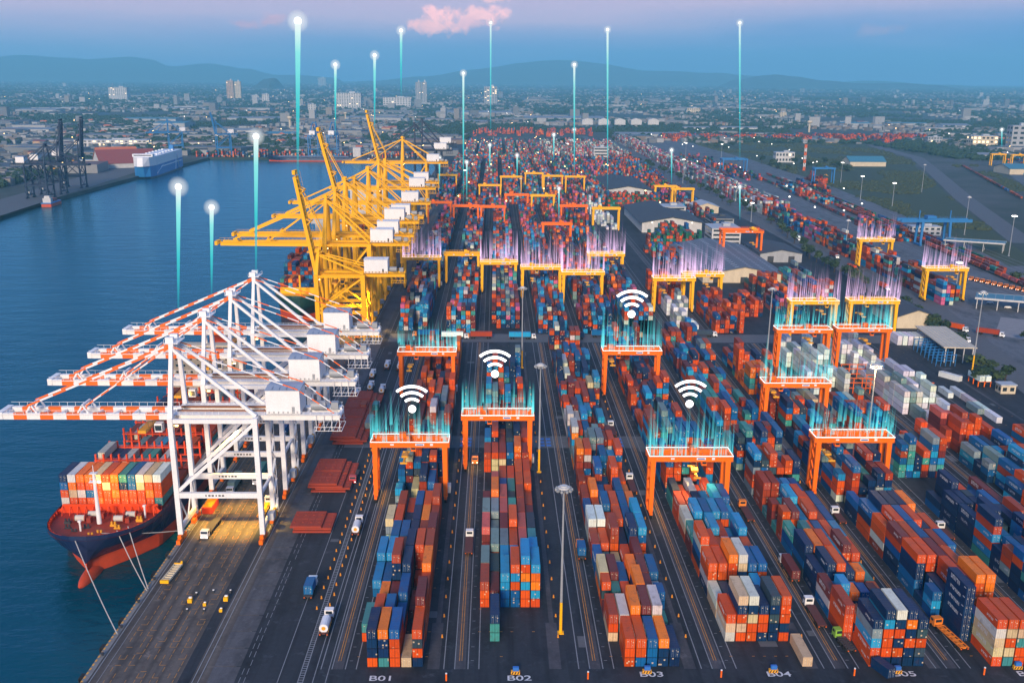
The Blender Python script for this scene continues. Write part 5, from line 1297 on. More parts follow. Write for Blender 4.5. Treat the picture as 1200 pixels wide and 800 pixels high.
# ================================================================== TREES AND SCRUB
def crown_mesh(seed, n=260, r=1.0):
    rr = random.Random(seed); b = MB(); lobes = [(rr.uniform(-.45, .45), rr.uniform(-.45, .45), rr.uniform(-.15, .55), rr.uniform(.38, .62)) for _ in range(7)]
    for k in range(n):
        lx, ly, lz, lr = rr.choice(lobes); a = rr.uniform(0, 2*pi); c = rr.uniform(-1, 1); q = lr*rr.uniform(.6, 1.08); s = sqrt(1-c*c)
        p = Vector((lx+q*s*cos(a), ly+q*s*sin(a), lz+q*c)); d = Vector((s*cos(a), s*sin(a), c+.3)) + Vector((rr.uniform(-.6, .6), rr.uniform(-.6, .6), rr.uniform(-.4, .6)))
        d.normalize(); u = d.orthogonal().normalized(); v = d.cross(u); e = rr.uniform(.08, .17)*1.25
        b.add([tuple((p+u*e*i+v*e*j*.8)*r) for i, j in ((-1, -.6), (.3, -1), (1, .2), (.2, 1), (-.8, .7))], [(0, 1, 2, 3, 4)])
    return b
CROWN = [crown_mesh(500+i).mesh('crown', [M['leaf_mid' if i % 2 else 'leaf_dark']]) for i in range(6)]
tb = MB(); tb.cyl((0, 0, 0), (0.05, 0, .6), .085, 7, 0, .05)
for a in range(4): tb.cyl((0.03, 0, .45+.04*a), (.3*cos(a*1.7), .3*sin(a*1.7), .85), .035, 5, 0, .012)
TRUNK = tb.mesh('trunk', [M['bark']])
def tree(x, y, h, wd, label, group, i):
    t = thing('broadleaf_tree', label, 'tree', (x, y, 0), (i*2.4) % 6.28, group)
    k = link('trunk', TRUNK, t); k.scale = (h*.55, h*.55, h*.62)
    c = link('crown', CROWN[i % 6], t); c.location = (0, 0, h*.60); c.scale = (wd*.52, wd*.52, h*.40)
rt = random.Random(9); ti = 0
def grove(label, group, pts, h, w_, jit=2.0):
    global ti
    for i_, (x, y) in enumerate(pts):
        lb = label if len(pts) == 1 else '%s, %s in order from the left' % (label, ordw(i_+1))
        hh = h*rt.uniform(.75, 1.25); tree(x+rt.uniform(-jit, jit), y+rt.uniform(-jit, jit), hh, w_*rt.uniform(.8, 1.25), lb, group, ti); ti += 1
def between(p, q, n): return [(p[0]+(q[0]-p[0])*k/(n-1), p[1]+(q[1]-p[1])*k/(n-1)) for k in range(n)]
grove('leafy tree beside the service road above the canopy', 'trees beside the service road', between(G(1048, 362), G(1118, 404), 9)+between(G(1062, 366), G(1108, 392), 6), 9, 9)
grove('leafy tree in the clump right of the canopy', 'trees right of the canopy', [G(1146, 434), G(1156, 442), G(1165, 452), G(1172, 446), G(1160, 434), G(1152, 450)], 8, 9)
grove('dark tree in the freight road hedge', 'trees along the freight road', between(G(945, 300), G(1012, 338), 10)+between(G(905, 262), G(940, 292), 6), 10, 10)
grove('dark tree on the far freight road verge', 'trees along the far freight road', between(G(735, 185), G(800, 212), 12)+between(G(805, 215), G(880, 252), 9), 10, 11, 4)
grove('dark round tree standing alone among the rear yard boxes', 'lone trees of the rear yard', [G(658, 172)], 22, 26)
grove('dark green tree near the car park', 'trees at the right edge', [G(1195, 398), G(1060, 335), G(1072, 338), G(1085, 345), G(1188, 330)], 6, 8)
grove('dark tree by the white scrub house', 'trees by the scrub house', [(x, y) for x, y in [G(895+i*9, 192+(i % 4)*3) for i in range(12)]]+[G(830+i*7, 172+(i % 2)*3) for i in range(5)], 12, 16, 5)
def tuft_field(name, label, polys, n, smin, smax, hmul, seed, mats, dens=.0):
    rr = random.Random(seed); vs, fs, ms = [], [], []
    for (y0, xl0, xr0, y1, xl1, xr1, w_) in polys:
        for k in range(int(n*w_)):
            f = rr.random(); y = y0+(y1-y0)*f; x = rr.uniform(xl0+(xl1-xl0)*f, xr0+(xr1-xr0)*f)
            if mnoise.noise(Vector((x*.012, y*.006, seed))) < -.12+dens: continue
            s = rr.uniform(smin, smax); b = len(vs); a = rr.uniform(0, 6.28); h = s*hmul*rr.uniform(.6, 1.3)
            for q in range(5):
                an = a+q*1.2566; vs.append((x+s*cos(an)*rr.uniform(.7, 1.2), y+s*sin(an)*rr.uniform(.7, 1.2), 0.05)); 
            for q in range(5):
                an = a+.5+q*1.2566; vs.append((x+s*.62*cos(an), y+s*.62*sin(an), h*rr.uniform(.6, 1)))
            vs.append((x+rr.uniform(-.3, .3)*s, y, h*1.12))
            for q in range(5):
                r_ = (q+1) % 5; fs.append((b+q, b+r_, b+5+q)); fs.append((b+r_, b+5+r_, b+5+q)); fs.append((b+5+q, b+5+r_, b+10))
    me = bpy.data.meshes.new(name); me.from_pydata(vs, [], fs); me.materials.append(mats)
    return tag(link(name, me), label, 'shrubs', kind='stuff')
SCRUB = [(862, 413, 440, 1115, 449, 505, .09), (1115, 449, 505, 1650, 482, 655, .24), (1650, 482, 655, 2093, 486, 785, .30), (2093, 486, 785, 2900, 470, 930, .37)]
sc = MB()
for (y0, a0, b0, y1, a1, b1, w_) in SCRUB: sc.quad((a0, y0, .03), (b0, y0, .03), (b1, y1, .03), (a1, y1, .03))
struct(sc.build('scrub_ground', M['scrub']))
tuft_field('scrubland', 'low dark green scrub covering the waste ground between the freight tracks and the road', SCRUB+[(1500, 705, 735, 2100, 850, 900, .06)], 13000, 2.2, 5.5, .6, 21, M['scrub'], .16)

# ================================================================== BUILDINGS
def gable(label, cx, cy, w, l, eave, ridge, rz=0.0, wall='wall_cream', roof='roof_dark', over=1.0, cat='warehouse', name='warehouse', group=None, rows=True, doors=0, lit=0):
    t = thing(name, label, cat, (cx, cy, gz(cy)), rz, group); b = MB()
    hx, hy = w/2, l/2
    b.add([(-hx, -hy, 0), (hx, -hy, 0), (hx, hy, 0), (-hx, hy, 0), (-hx, -hy, eave), (hx, -hy, eave), (hx, hy, eave), (-hx, hy, eave), (0, -hy, ridge), (0, hy, ridge)],
          [(0, 1, 5, 8, 4), (1, 2, 6, 5), (2, 3, 7, 9, 6), (3, 0, 4, 7)]); wo = b.build('wall', M[wall], t)
    r = MB(); o = over; th = .35; k = (ridge-eave)/hx
    for s in (-1, 1):
        e = (s*(hx+o), eave-k*o)
        r.add([(0, -hy-o, ridge+.05), (e[0], -hy-o, e[1]+.05), (e[0], hy+o, e[1]+.05), (0, hy+o, ridge+.05), (0, -hy-o, ridge+.05+th), (e[0], -hy-o, e[1]+.05+th), (e[0], hy+o, e[1]+.05+th), (0, hy+o, ridge+.05+th)],
              [(0, 1, 2, 3), (7, 6, 5, 4), (0, 4, 5, 1), (1, 5, 6, 2), (2, 6, 7, 3)])
    ro = r.build('roof', M[roof], t)
    if rows:
        q = MB(); n = max(3, int(l/7)); m_ = max(1, int(hx/9))
        for s in (-1, 1):
            for i in range(n):
                for j in range(m_):
                    f = (j+.5)/m_; x = s*hx*f; z = ridge-(ridge-eave)*f+.05+th; y = -hy+(i+.5)*l/n
                    q.add([(x-s*1.6*1, y-.8, z+k*1.6+.05), (x+s*1.6, y-.8, z-k*1.6+.05), (x+s*1.6, y+.8, z-k*1.6+.05), (x-s*1.6, y+.8, z+k*1.6+.05)], [(0, 1, 2, 3)] if s > 0 else [(3, 2, 1, 0)])
        q.build('skylight', M['roof_light'], ro)
    for i in range(doors):
        d = MB(); d.box(-hx+(i+.5)*w/doors, -hy-.06, 0, min(5, w/doors*.5), .14, min(5, eave*.7)); d.build('door', M['dark_steel'], wo)
    for i in range(lit):
        d = MB(); d.box(-hx+(i+.5)*w/lit, -hy-.5, eave-.6, .9, .5, .4); d.build('wall_lamp', M['lamp_white'], wo)
    return t
def block(label, cx, cy, w, l, h, floors, rz=0.0, wall='wall_white', cat='building', name='building', group=None, roofm='roof_light', strip=False, bays=6, lit=0.12, top=True):
    t = thing(name, label, cat, (cx, cy, gz(cy)), rz, group); b = MB(); b.box(0, 0, 0, w, l, h); wo = b.build('wall', M[wall], t)
    r = MB(); r.box(0, 0, h, w+.8, l+.8, .5)
    if top: r.box(w*.12, l*.1, h+.5, w*.25, l*.3, h*.08+1.2)
    r.build('roof', M[roofm], t)
    fh = h/floors; rr = random.Random(int(cx*7+cy)); k = 0
    for f in range(floors):
        for side in ((0, -1), (1, 0), (-1, 0)):
            q, ql = MB(), MB(); ww = w if side[1] else l
            nb = 1 if strip else max(2, int(bays*ww/w)) if side[1] == 0 else bays
            for i in range(nb):
                tt = -ww/2+(i+.5)*ww/nb; sx = ww/nb*(.9 if strip else .55)
                tgt = ql if (rr.random() < lit and not strip) else q
                if side[1]: tgt.box(tt, -l/2-.04, f*fh+fh*.32, sx, .12, fh*.45)
                else: tgt.box(side[0]*(w/2+.04), tt, f*fh+fh*.32, .12, sx, fh*.45)
            if q.v: q.build('window_row', M['glass'], wo)
            if ql.v: ql.build('lit_window', M['window_lit'], wo)
    return t
gable('big dark roofed shed with a white gable and green boxes in front', 171, 1130, 58, 150, 10, 15, wall='wall_white', doors=2, lit=3, over=2.5, rows=False)
gable('dark roofed shed farther back among the green boxes', 166, 1470, 60, 180, 10, 15, wall='wall_white', doors=2, over=2.5, rows=False)
gable('wide grey skylit shed with a cream gable behind the yellow cranes', 181, 856, 60, 152, 6, 11.5, wall='wall_cream', roof='roof_mid', doors=3, over=1.5)
gable('low dark shed beside the orange rail crane', 232, 905, 34, 60, 7, 10, wall='wall_grey', doors=2, rows=False)
gable('cream gabled building just behind the right yellow crane at the cross road', 251, 650, 24, 44, 7, 11, wall='wall_cream', roof='roof_dark', rows=False)
gable('small cream shed below the freight road', 236, 1240, 26, 40, 7, 11, wall='wall_cream', roof='roof_light', rows=False)
block('white office block with balcony bands behind the skylit shed', 206, 985, 26, 34, 15, 4, wall='wall_white', strip=True)
block('white banded office block beside the dark sheds', 186, 1165, 28, 30, 14, 4, wall='wall_white', strip=True)
block('tall white banded office among the rear yard boxes', G(703, 190)[0], G(703, 190)[1], 26, 26, 26, 5, wall='wall_white', strip=True)
block('low flat building with a dark roof by the cream shed', 232, 1130, 22, 40, 7, 2, wall='wall_grey', strip=True, roofm='roof_dark')
# reefer depot canopy, gas station, toll canopy
def canopy(label, cx, cy, w, l, h, rz, roof, cols, name='canopy', cat='canopy', band=None):
    t = thing(name, label, cat, (cx, cy, 0), rz); b = MB(); b.box(0, 0, h, w, l, .5); ro = b.build('roof', M[roof], t)
    if band: b = MB(); [b.box(0, s*(l/2+.06), h-.6, w+.2, .12, 1.2) for s in (-1, 1)]; b.build('fascia', M[band], ro)
    q = MB(); [q.box(-w/2+1+k*(w-2)/7, 0, h+.5, .25, l-.4, .12) for k in range(8)]; q.build('roof_rib', M['roof_light'], ro)
    for i in range(cols):
        for s in (-1, 1):
            c = MB(); c.box(-w/2+1.5+i*(w-3)/(cols-1), s*(l/2-1.2), 0, .5, .5, h); c.build('column', M['wall_white'], t)
    return t
canopy('pale flat canopy over the reefer racks at the right', 244, 570, 17, 52, 8, -.08, 'wall_cream', 4)
for k in range(7):
    t = thing('reefer_rack', 'blue steel reefer rack, %s row from the front by the pale canopy' % ordw(k+1), 'rack', (232.5+k*.3, 538+k*6, 0), 0, 'blue racks beside the canopy'); b = MB()
    for a in range(5): b.box(-5+a*2.5, 0, 0, .25, .3, 6.4)
    for z in (2.9, 5.9): b.box(0, 0, z, 10.4, 1.1, .2)
    b.build('frame', M['rmg_blue'], t)
rr5 = random.Random(6)
def reefer(x, y, z, rz, lab): container(x, y, z, 'h', 40, lab, 'white reefers of the depot', rz)
for k in range(6):
    reefer(225.5+k*2.9, 585-k*.4, .02, 0, 'white reefer container, bottom, %s from left beside the pale canopy' % ordw(k+1)); reefer(225.5+k*2.9, 585-k*.4, .02+CHT, 0, 'white reefer container, upper, %s from left beside the pale canopy' % ordw(k+1))
for (x, y, z, rz, lab) in ((228, 508, .02, .5, 'long white reefer lying askew left of the guard hut'), (234, 498, 2.7, .05, 'white reefer raised on an orange rack behind the hut'), (237.2, 498, 2.7, .05, 'white reefer beside the raised one behind the hut')): reefer(x, y, z, rz, lab)
t = thing('rack_stand', 'orange steel rack holding two white reefers by the hut', 'rack', (235.6, 504, 0)); b = MB(); [b.box(a, c, 0, .4, .4, 2.6) for a in (-3, 0, 3) for c in (-5.5, 0, 5.5)]; [b.box(0, c, 2.4, 6.8, .4, .24) for c in (-5.5, 0, 5.5)]; b.build('frame', M['crane_orange'], t)
block('small cream guard hut by the orange rack', 241.5, 489, 7, 6, 4, 1, wall='wall_cream', bays=2, lit=0, top=False, name='guard_hut', cat='hut')
for k, (x, y) in enumerate(((176, 512), (170, 486), (182, 492), (196, 478))):
    t = thing('service_gantry', 'orange service gantry, %s among the white reefers' % ordw(k+1), 'gantry', (x, y, 0), 0, 'orange reefer service gantries'); b = MB()
    for a in range(4): b.box(-6+a*4, 0, 0, .3, .4, 7.5)
    for z in (2.6, 5.2, 7.4): b.box(0, 0, z, 13, 1.2, .18)
    b.build('frame', M['crane_orange'], t)
canopy('teal roofed fuel station canopy at the right edge', 333, 688, 40, 20, 7, -.45, 'roof_teal', 4, name='fuel_station', band='wall_white')
canopy('teal roofed gate canopy at the far right', 421, 948, 50, 16, 8, -.5, 'roof_teal', 4, name='gate_canopy', band='wall_white')
block('small white gatehouse on the scrub edge at the right', 415, 1050, 28, 14, 8, 2, wall='wall_white', bays=5, lit=0)
pd = MB(); pd.quad((291, 612, .024), (312, 590, .024), (350, 640, .024), (317, 662, .024)); struct(pd.build('gravel_pad', M['pad_concrete']))
# freight trains
rr6 = random.Random(12)
TRM = Mass()
for k, (xa, ya, n_, P) in enumerate(((371, 720, 62, 'uuumrvp'), (377, 760, 70, 'GGGtuumm'), (383, 830, 60, 'uGmbuwrp'), (389, 860, 50, 'GuumbG'), (352, 1120, 60, 'Guummbk'), (700, 1390, 40, 'umrub'))):
    for i in range(n_):
        y = ya+i*14.2; x = xa+(y-560)*.0451 if k < 5 else 560+(y-1000)*.28
        if rr6.random() < .12: continue
        TRM.add(x, y, 1.3, rr6.choice(P), 40, -.045 if k < 5 else -.27)
MASS3 = TRM
for k, (xa, ya) in enumerate(((371, 720), (377, 760), (383, 830))):
    t = thing('freight_train', 'line of flat rail wagons, %s track of the freight yard' % ordw(k+1), 'train', (xa+(ya-560)*.0451, ya, 0), -.0451, 'freight trains on the tracks')
    for i in range(40):
        b = MB(); b.box(0, 6+i*14.2, .85, 2.6, 13.4, .35); b.box(0, 2+i*14.2, .3, 2.2, 2.4, .5); b.box(0, 10+i*14.2, .3, 2.2, 2.4, .5)
        b.build('wagon', M['dark_steel'], t)

# ================================================================== THE FAR SHORE AND THE TOWN
def spot(px, py): return G(px, py)
def scale_at(y): return 1265/(y*.95+43)
def far_block(label, px, py, wp, hp, floors, wall='wall_white', group=None, bays=6, lit=.04, name='apartment_block', cat='building', lmul=.6, **kw):
    x, y = G(px, py); s = scale_at(y); block(label, x, y, wp/s, wp/s*lmul, hp/s*1.03, floors, wall=wall, bays=bays, lit=lit, name=name, cat=cat, group=group, **kw)
def far_shed(label, px, py, wp, lm, eave, ridge, wall='wall_grey', roof='roof_light', rz=pi/2, group=None, **kw):
    x, y = G(px, py); s = scale_at(y); gable(label, x, y, lm, wp/s, eave, ridge, rz, wall, roof, group=group, rows=False, **kw)
far_block('long white apartment slab in the left distance', 141, 119, 21, 13, 9, bays=9)
far_block('tall apartment tower striped orange and cream, left half', 271, 119, 8, 20, 14, wall='wall_tan', bays=4)
far_block('tall apartment tower striped orange and cream, right half', 280, 119, 7, 19, 14, wall='wall_cream', bays=4)
far_block('small white tower right of the striped tower', 300, 122, 7, 8, 7, bays=3); far_block('small white twin tower farther right of the striped tower', 312, 122, 8, 9, 7, bays=3)
far_block('plain white cube building near the far shore', 366, 131, 9, 8, 4, bays=3)
far_block('wide white hotel block behind the raised yellow boom', 410, 128, 28, 17, 11, bays=10)
far_block('long low white block left of the grey twin towers', 466, 126, 32, 10, 5, bays=10)
far_block('grey slim tower, left of the pair', 490.5, 124, 6, 24, 20, wall='wall_grey', bays=3); far_block('grey slim tower, right of the pair', 497.5, 124, 6, 24, 20, wall='wall_grey', bays=3)
far_block('unfinished blue green tower in the centre distance', 575, 124, 15, 19, 12, wall='wall_grey', bays=5, lit=.2)
far_block('dark blue tower on the slope beside the small hill', 378, 107, 9, 9, 9, wall='wall_grey', bays=4)
far_block('tan apartment row at the centre right', 812, 133, 15, 6, 4, wall='wall_cream', bays=6); far_block('cream office block in the town right of centre', 917, 138, 8, 6, 4, wall='wall_cream', bays=4)
far_block('cream low block at the right edge of the scrub', 1093, 170, 17, 9, 3, wall='wall_grey', bays=5)
far_block('grey silo block at the right edge with a lit sign', 1192, 176, 24, 27, 5, wall='wall_grey', bays=3)
far_block('lit factory hall with a glowing corner at the right', 1150, 173, 30, 13, 3, wall='wall_cream', bays=6, lit=.7)
far_block('white house in the trees at the scrub edge', 918, 190, 22, 11, 2, wall='wall_white', bays=6)
far_shed('tan shed with a teal hipped roof in the scrub', 1012, 194, 42, 46, 8, 16, wall='wall_cream', roof='roof_teal', rz=pi/2)
far_shed('teal roofed hall by the amber gantries at the right edge', 1190, 203, 34, 60, 9, 15, wall='wall_cream', roof='roof_teal')
for i, (px, py, w_, lm, e, r_, wl, rf, lb) in enumerate(((556, 134, 88, 170, 10, 15, 'wall_grey', 'roof_light', 'very long pale roofed warehouse in the centre'), (660, 141, 92, 190, 11, 15, 'wall_grey', 'roof_light', 'long pale warehouse right of the centre'), (205, 150, 36, 120, 16, 19, 'wall_grey', 'roof_teal', 'blue green roofed hall above the car carrier'), (180, 142, 60, 90, 9, 12, 'wall_grey', 'roof_teal', 'low teal roofed hall at the left'),
        (762, 160, 84, 90, 8, 11, 'wall_grey', 'roof_light', 'long grey goods shed behind the stacked boxes'), (815, 153, 30, 40, 9, 12, 'wall_white', 'roof_light', 'white goods shed by the red boxes, left'), (864, 153, 44, 40, 9, 12, 'wall_white', 'roof_light', 'white goods shed by the red boxes, right'), (1115, 150, 33, 90, 9, 14, 'wall_white', 'roof_light', 'white arched hall at the right distance'),
        (50, 131, 46, 150, 10, 14, 'wall_grey', 'roof_light', 'pale factory hall at the far left'), (90, 135, 60, 160, 9, 13, 'wall_grey', 'roof_dark', 'dark roofed factory hall at the left'), (38, 155, 55, 100, 9, 12, 'wall_white', 'roof_light', 'white shed on the left shore'), (110, 150, 66, 110, 8, 11, 'wall_grey', 'roof_dark', 'flat dark shed on the left shore'),
        (15, 145, 50, 120, 9, 12, 'wall_grey', 'roof_dark', 'dark hall at the left edge'), (235, 129, 74, 120, 8, 11, 'wall_white', 'roof_light', 'white strip roof hall left of the tower'), (320, 133, 60, 120, 9, 12, 'wall_tan', 'roof_dark', 'tan hall below the small hill'), (300, 141, 60, 90, 9, 12, 'wall_grey', 'roof_light', 'grey hall behind the far shore'),
        (285, 156, 30, 60, 8, 11, 'wall_white', 'roof_light', 'white store on the far shore'), (330, 160, 34, 60, 8, 12, 'wall_tan', 'roof_teal', 'blue roofed store on the far shore'), (355, 167, 22, 50, 7, 12, 'wall_white', 'roof_light', 'white domed store by the far ship'), (440, 140, 66, 100, 9, 12, 'wall_grey', 'roof_light', 'grey hall behind the yellow cranes'),
        (515, 143, 30, 70, 9, 13, 'wall_grey', 'roof_light', 'pale hall right of the yellow mast'), (560, 145, 34, 60, 8, 12, 'wall_grey', 'roof_light', 'pale hall behind the rear boxes'), (1000, 147, 34, 60, 8, 11, 'wall_grey', 'roof_teal', 'low teal hall in the right distance'), (1060, 147, 46, 60, 8, 10, 'wall_grey', 'roof_teal', 'low green hall in the right distance'), (1050, 161, 50, 60, 7, 10, 'wall_grey', 'roof_light', 'light roofed hall behind the scrub'), (1160, 185, 44, 50, 7, 10, 'wall_white', 'roof_light', 'white shed near the amber gantries'))):
    far_shed(lb, px, py, w_, lm, e, r_, wl, 'roof_pale' if rf == 'roof_light' else rf)
for i, px in enumerate((688, 707, 726, 745, 765)):
    x, y = G(px, 150); t = thing('silo_house', 'white gabled silo house on a stem, %s of five in a row' % ordw(i+1), 'silo', (x, y, 0), 0, 'row of five white silo houses'); b = MB()
    b.box(0, 0, 10, 34, 24, 14); b.add([(-18, -12, 24), (18, -12, 24), (18, 12, 24), (-18, 12, 24), (0, -12, 30), (0, 12, 30)], [(0, 1, 4), (1, 2, 5, 4), (2, 3, 5), (3, 0, 4, 5)]); b.build('house', M['wall_white'], t)
    b = MB(); b.box(0, 0, 0, 9, 9, 10); b.build('stem', M['wall_grey'], t)
for i, (px, py, hp) in enumerate(((340, 150, 13), (948, 155, 13), (405, 141, 9))):
    x, y = G(px, py); s = scale_at(y); h = hp/s; t = thing('water_tower', ('pale water tower behind the far shore', 'pale flared water tower behind the scrub', 'small pale chimney behind the yellow boom')[i], 'tower', (x, y, 0)); b = MB(); b.cyl((0, 0, 0), (0, 0, h*.75), h*.09, 10); b.build('shaft', M['wall_cream'], t); b = MB(); b.cyl((0, 0, h*.7), (0, 0, h*.86), h*.1, 12, 0, h*.24); b.cyl((0, 0, h*.86), (0, 0, h), h*.24, 12, 0, h*.2); b.build('tank', M['wall_cream'], t)
x, y = G(942, 200); t = thing('lattice_mast', 'red and white lattice mast in the scrub', 'mast', (x, y, 0)); s = scale_at(y)
for k in range(7):
    b = MB(); h = 30/s/7
    for a in (-1, 1):
        for c in (-1, 1): b.bar((a*1.3, c*1.3, k*h), (a*1.3, c*1.3, (k+1)*h), .6)
    b.bar((-1.3, -1.3, k*h), (1.3, -1.3, (k+1)*h), .4); b.bar((1.3, 1.3, k*h), (-1.3, 1.3, (k+1)*h), .4); b.build('lattice_section', M['stripe_orange' if k % 2 == 0 else 'white_paint'], t)
for i, (px, py, w_) in enumerate(((1168, 195, 17), (1192, 196, 18), (993, 163, 0), (648, 182, 0))):
    if w_: x, y = G(px, py); rtg('gantry_crane', 'amber gantry frame, %s of two by the teal hall at the right edge' % ('left', 'right')[i], x-13, x+13, y, Y_, 2, None, 'amber gantries at the right edge', detail=False, h=22)
# left shore: quay cranes, boat, terminal hall, car carrier
def wx(y): return -523-(y-1163)*.0668
b = MB(); b.quad((wx(900)-60, 900, .02), (wx(900), 900, .02), (wx(2080), 2080, .02), (wx(2080)-60, 2080, .02)); struct(b.build('left_quay', M['road_grey']))
for i, (y, bm, lab) in enumerate(((1345, 0, 'dark navy quay crane on the left shore with a white house, nearest'), (1395, radians(84), 'dark navy quay crane with a boom raised upright'), (1480, radians(84), 'dark navy quay crane with a thinner raised boom behind'))):
    o = sts(lab, y, NV, False, 40, 62, 50, 44, 26, boom=bm, group='dark cranes on the left shore', heavy=True, x0=wx(y)-4, roofm='rmg_blue'); o.rotation_euler = (0, 0, pi-.066)
for i, (px, py, lab) in enumerate(((199, 180, 'blue quay crane on the far shore behind the car carrier'), (255, 183, 'tall blue crane at the left of the far shore'), (370, 184, 'blue quay crane at the far shore ship, left'), (392, 184, 'blue quay crane at the far shore ship, right'))):
    x, y = G(px, py); o = sts(lab, max(y, 2110), M['rmg_blue'], False, 40, 62, 40, 40, 22, boom=radians(80) if i == 1 else 0, group='blue cranes of the far shore', x0=x, roofm='white_paint'); o.rotation_euler = (0, 0, pi/2*-1 if i > 1 else .4)
bt = thing('coaster', 'small red and blue coaster boat moored at the left quay', 'boat', (wx(1310)+9, 1300, 0), .067)
b = MB(); b.add([(a*w_, l, z) for z, q in ((-4.6, 0), (-.6, 1)) for a, w_, l in ((-1, 5.5, -14), (1, 5.5, -14), (1, 6, 22), (0, .3, 33+q*3), (-1, 6, 22))], [(4, 3, 2, 1, 0), (5, 6, 7, 8, 9), (0, 1, 6, 5), (1, 2, 7, 6), (2, 3, 8, 7), (3, 4, 9, 8), (4, 0, 5, 9)]); b.build('hull', M['hull_red'], bt)
b = MB(); b.box(0, 4, -.6, 11.6, 38, 1.0); b.build('bulwark', M['carrier_blue'], bt)
b = MB(); b.box(0, -7, .4, 9, 8, 5); b.box(0, -7, 5.4, 6, 5, 2.6); b.build('wheelhouse', M['wall_white'], bt)
b = MB(); b.box(0, 12, .4, 6, 12, 3); b.build('cargo', M['roof_maroon'], bt)
cc = thing('car_carrier', 'blue and white slab sided car carrier ship moored at the left shore', 'ship', (0, 0, 0)); cc.rotation_euler = (0, 0, .0668)
ccx, ccy = wx(1660)+27, 1660.0; cc.location = (ccx, ccy, 0)
def slab(mb, z0, z1, hw, y0, y1, bowin, m=0):
    prof_ = lambda q: [(-hw, y1), (-hw, y0+34), (-hw*.72, y0+12), (-hw*.25, y0+q), (hw*.25, y0+q), (hw*.72, y0+12), (hw, y0+34), (hw, y1)]
    a, c = prof_(bowin[0]), prof_(bowin[1]); n = 8; mb.add([(x, y, z0) for x, y in a]+[(x, y, z1) for x, y in c], [(i, (i+1) % n, n+(i+1) % n, n+i) for i in range(n)]+[tuple(range(n, 2*n))], m)
b = MB(); slab(b, WATER_Z-1, -1.5, 14.5, 6, 222, (9, 5), 1); slab(b, -1.5, 14, 16, 2, 226, (6, 1), 0); b.build('hull', [M['carrier_blue'], M['hull_navy']], cc)
b = MB(); slab(b, 14.002, 27, 16.02, 0, 226, (0, 4)); b.box(0, 26, 27, 30, 10, 4); b.box(0, 130, 27, 20, 90, .8); 
for k in range(14): b.box((-1)**k*9, 52+k*11, 27, 3, 4, 2.2)
b.build('superstructure', M['carrier_white'], cc)
b = MB(); b.box(16.1, 140, 9, .15, 150, 1.6); b.bar((16.15, 165, -1), (16.15, 178, 24), 2.2, .15); b.bar((16.15, 191, -1), (16.15, 178, 24), 2.2, .15); b.box(16.15, 178, 9, .2, 26, 2.2); b.bar((16.15, 35, 2), (16.15, 80, 12), 1.4, .15); b.build('side_stripe', M['carrier_white'], cc)
b = MB(); [b.box(0, 34+k*3, 28.0, 26, .4, 1) for k in range(2)]; b.box(0, 20.9, 28.4, 26, .1, 1.4); b.build('bridge_window', M['glass'], cc)
b = MB(); b.box(6, 196, 27, 6, 8, 8); b.build('funnel', M['carrier_blue'], cc)
x, y = G(135, 196); gable('temple like terminal hall with a maroon gabled roof on the left shore', x+14, y+10, 50, 92, 8, 28, -1.0, 'wall_white', 'roof_maroon', rows=False, name='terminal_hall', cat='building', lit=1)
gable('orange hip roofed wing beside the maroon terminal hall', x-20, y+70, 50, 66, 8, 28, -1.0, 'wall_tan', 'roof_orange', rows=False, name='terminal_hall', cat='building', lit=1)
block('low cream annex in front of the maroon terminal hall', x-14, y+4, 86, 20, 11, 2, .1, wall='wall_cream', bays=8)
x, y = G(133, 173); block('white tiered building with lit bands behind the terminal hall', x, y, 150, 40, 16, 3, .05, wall='wall_white', bays=16, lit=.6)
fs = thing('container_ship', 'dark feeder ship with a red waterline at the far shore', 'ship', (G(372, 187)[0], 2062, 0), -pi/2)
b = MB(); hull(b, 0, -95, 190, 12, 3.6, sheer=2.2, zsplit=-2.2); b.build('hull', [M['hull_navy'], M['hull_red']], fs)
b = MB(); b.box(0, 72, 3, 22, 14, 18); b.build('accommodation', M['wall_white'], fs); b = MB(); b.box(0, -10, 3, 22, 130, 1.6); b.build('deck', M['wall_grey'], fs)
MASS4 = Mass(); r9 = random.Random(31)
for k in range(44):
    x = -560+k*9.6+r9.uniform(-2, 2)
    if x > -118: continue
    for q in range(r9.randint(2, 4)):
        for t in range(r9.randint(1, 5)): MASS4.add(x+q*2.6, 2102+q*14, .1+t*CHT, r9.choice('uurroggwbbp'), 40)
for k in range(40): MASS4.add(G(60+k*3, 192)[0]-30, G(60, 214+k % 3)[1]+k*9, .1+(k % 3)*CHT, r9.choice('nnkuub'), 40)
# tug by the carrier and harbour pontoon
tg = thing('pontoon', 'pale pontoon at the foot of the far shore', 'pontoon', (G(227, 184)[0], 2078, -4.2)); b = MB(); b.box(0, 0, 0, 60, 7, 2); b.build('deck', M['concrete'], tg); b = MB(); [b.box(-26+k*8, 0, 2, 4, 4, 2) for k in range(7)]; b.build('hut', M['wall_white'], tg)

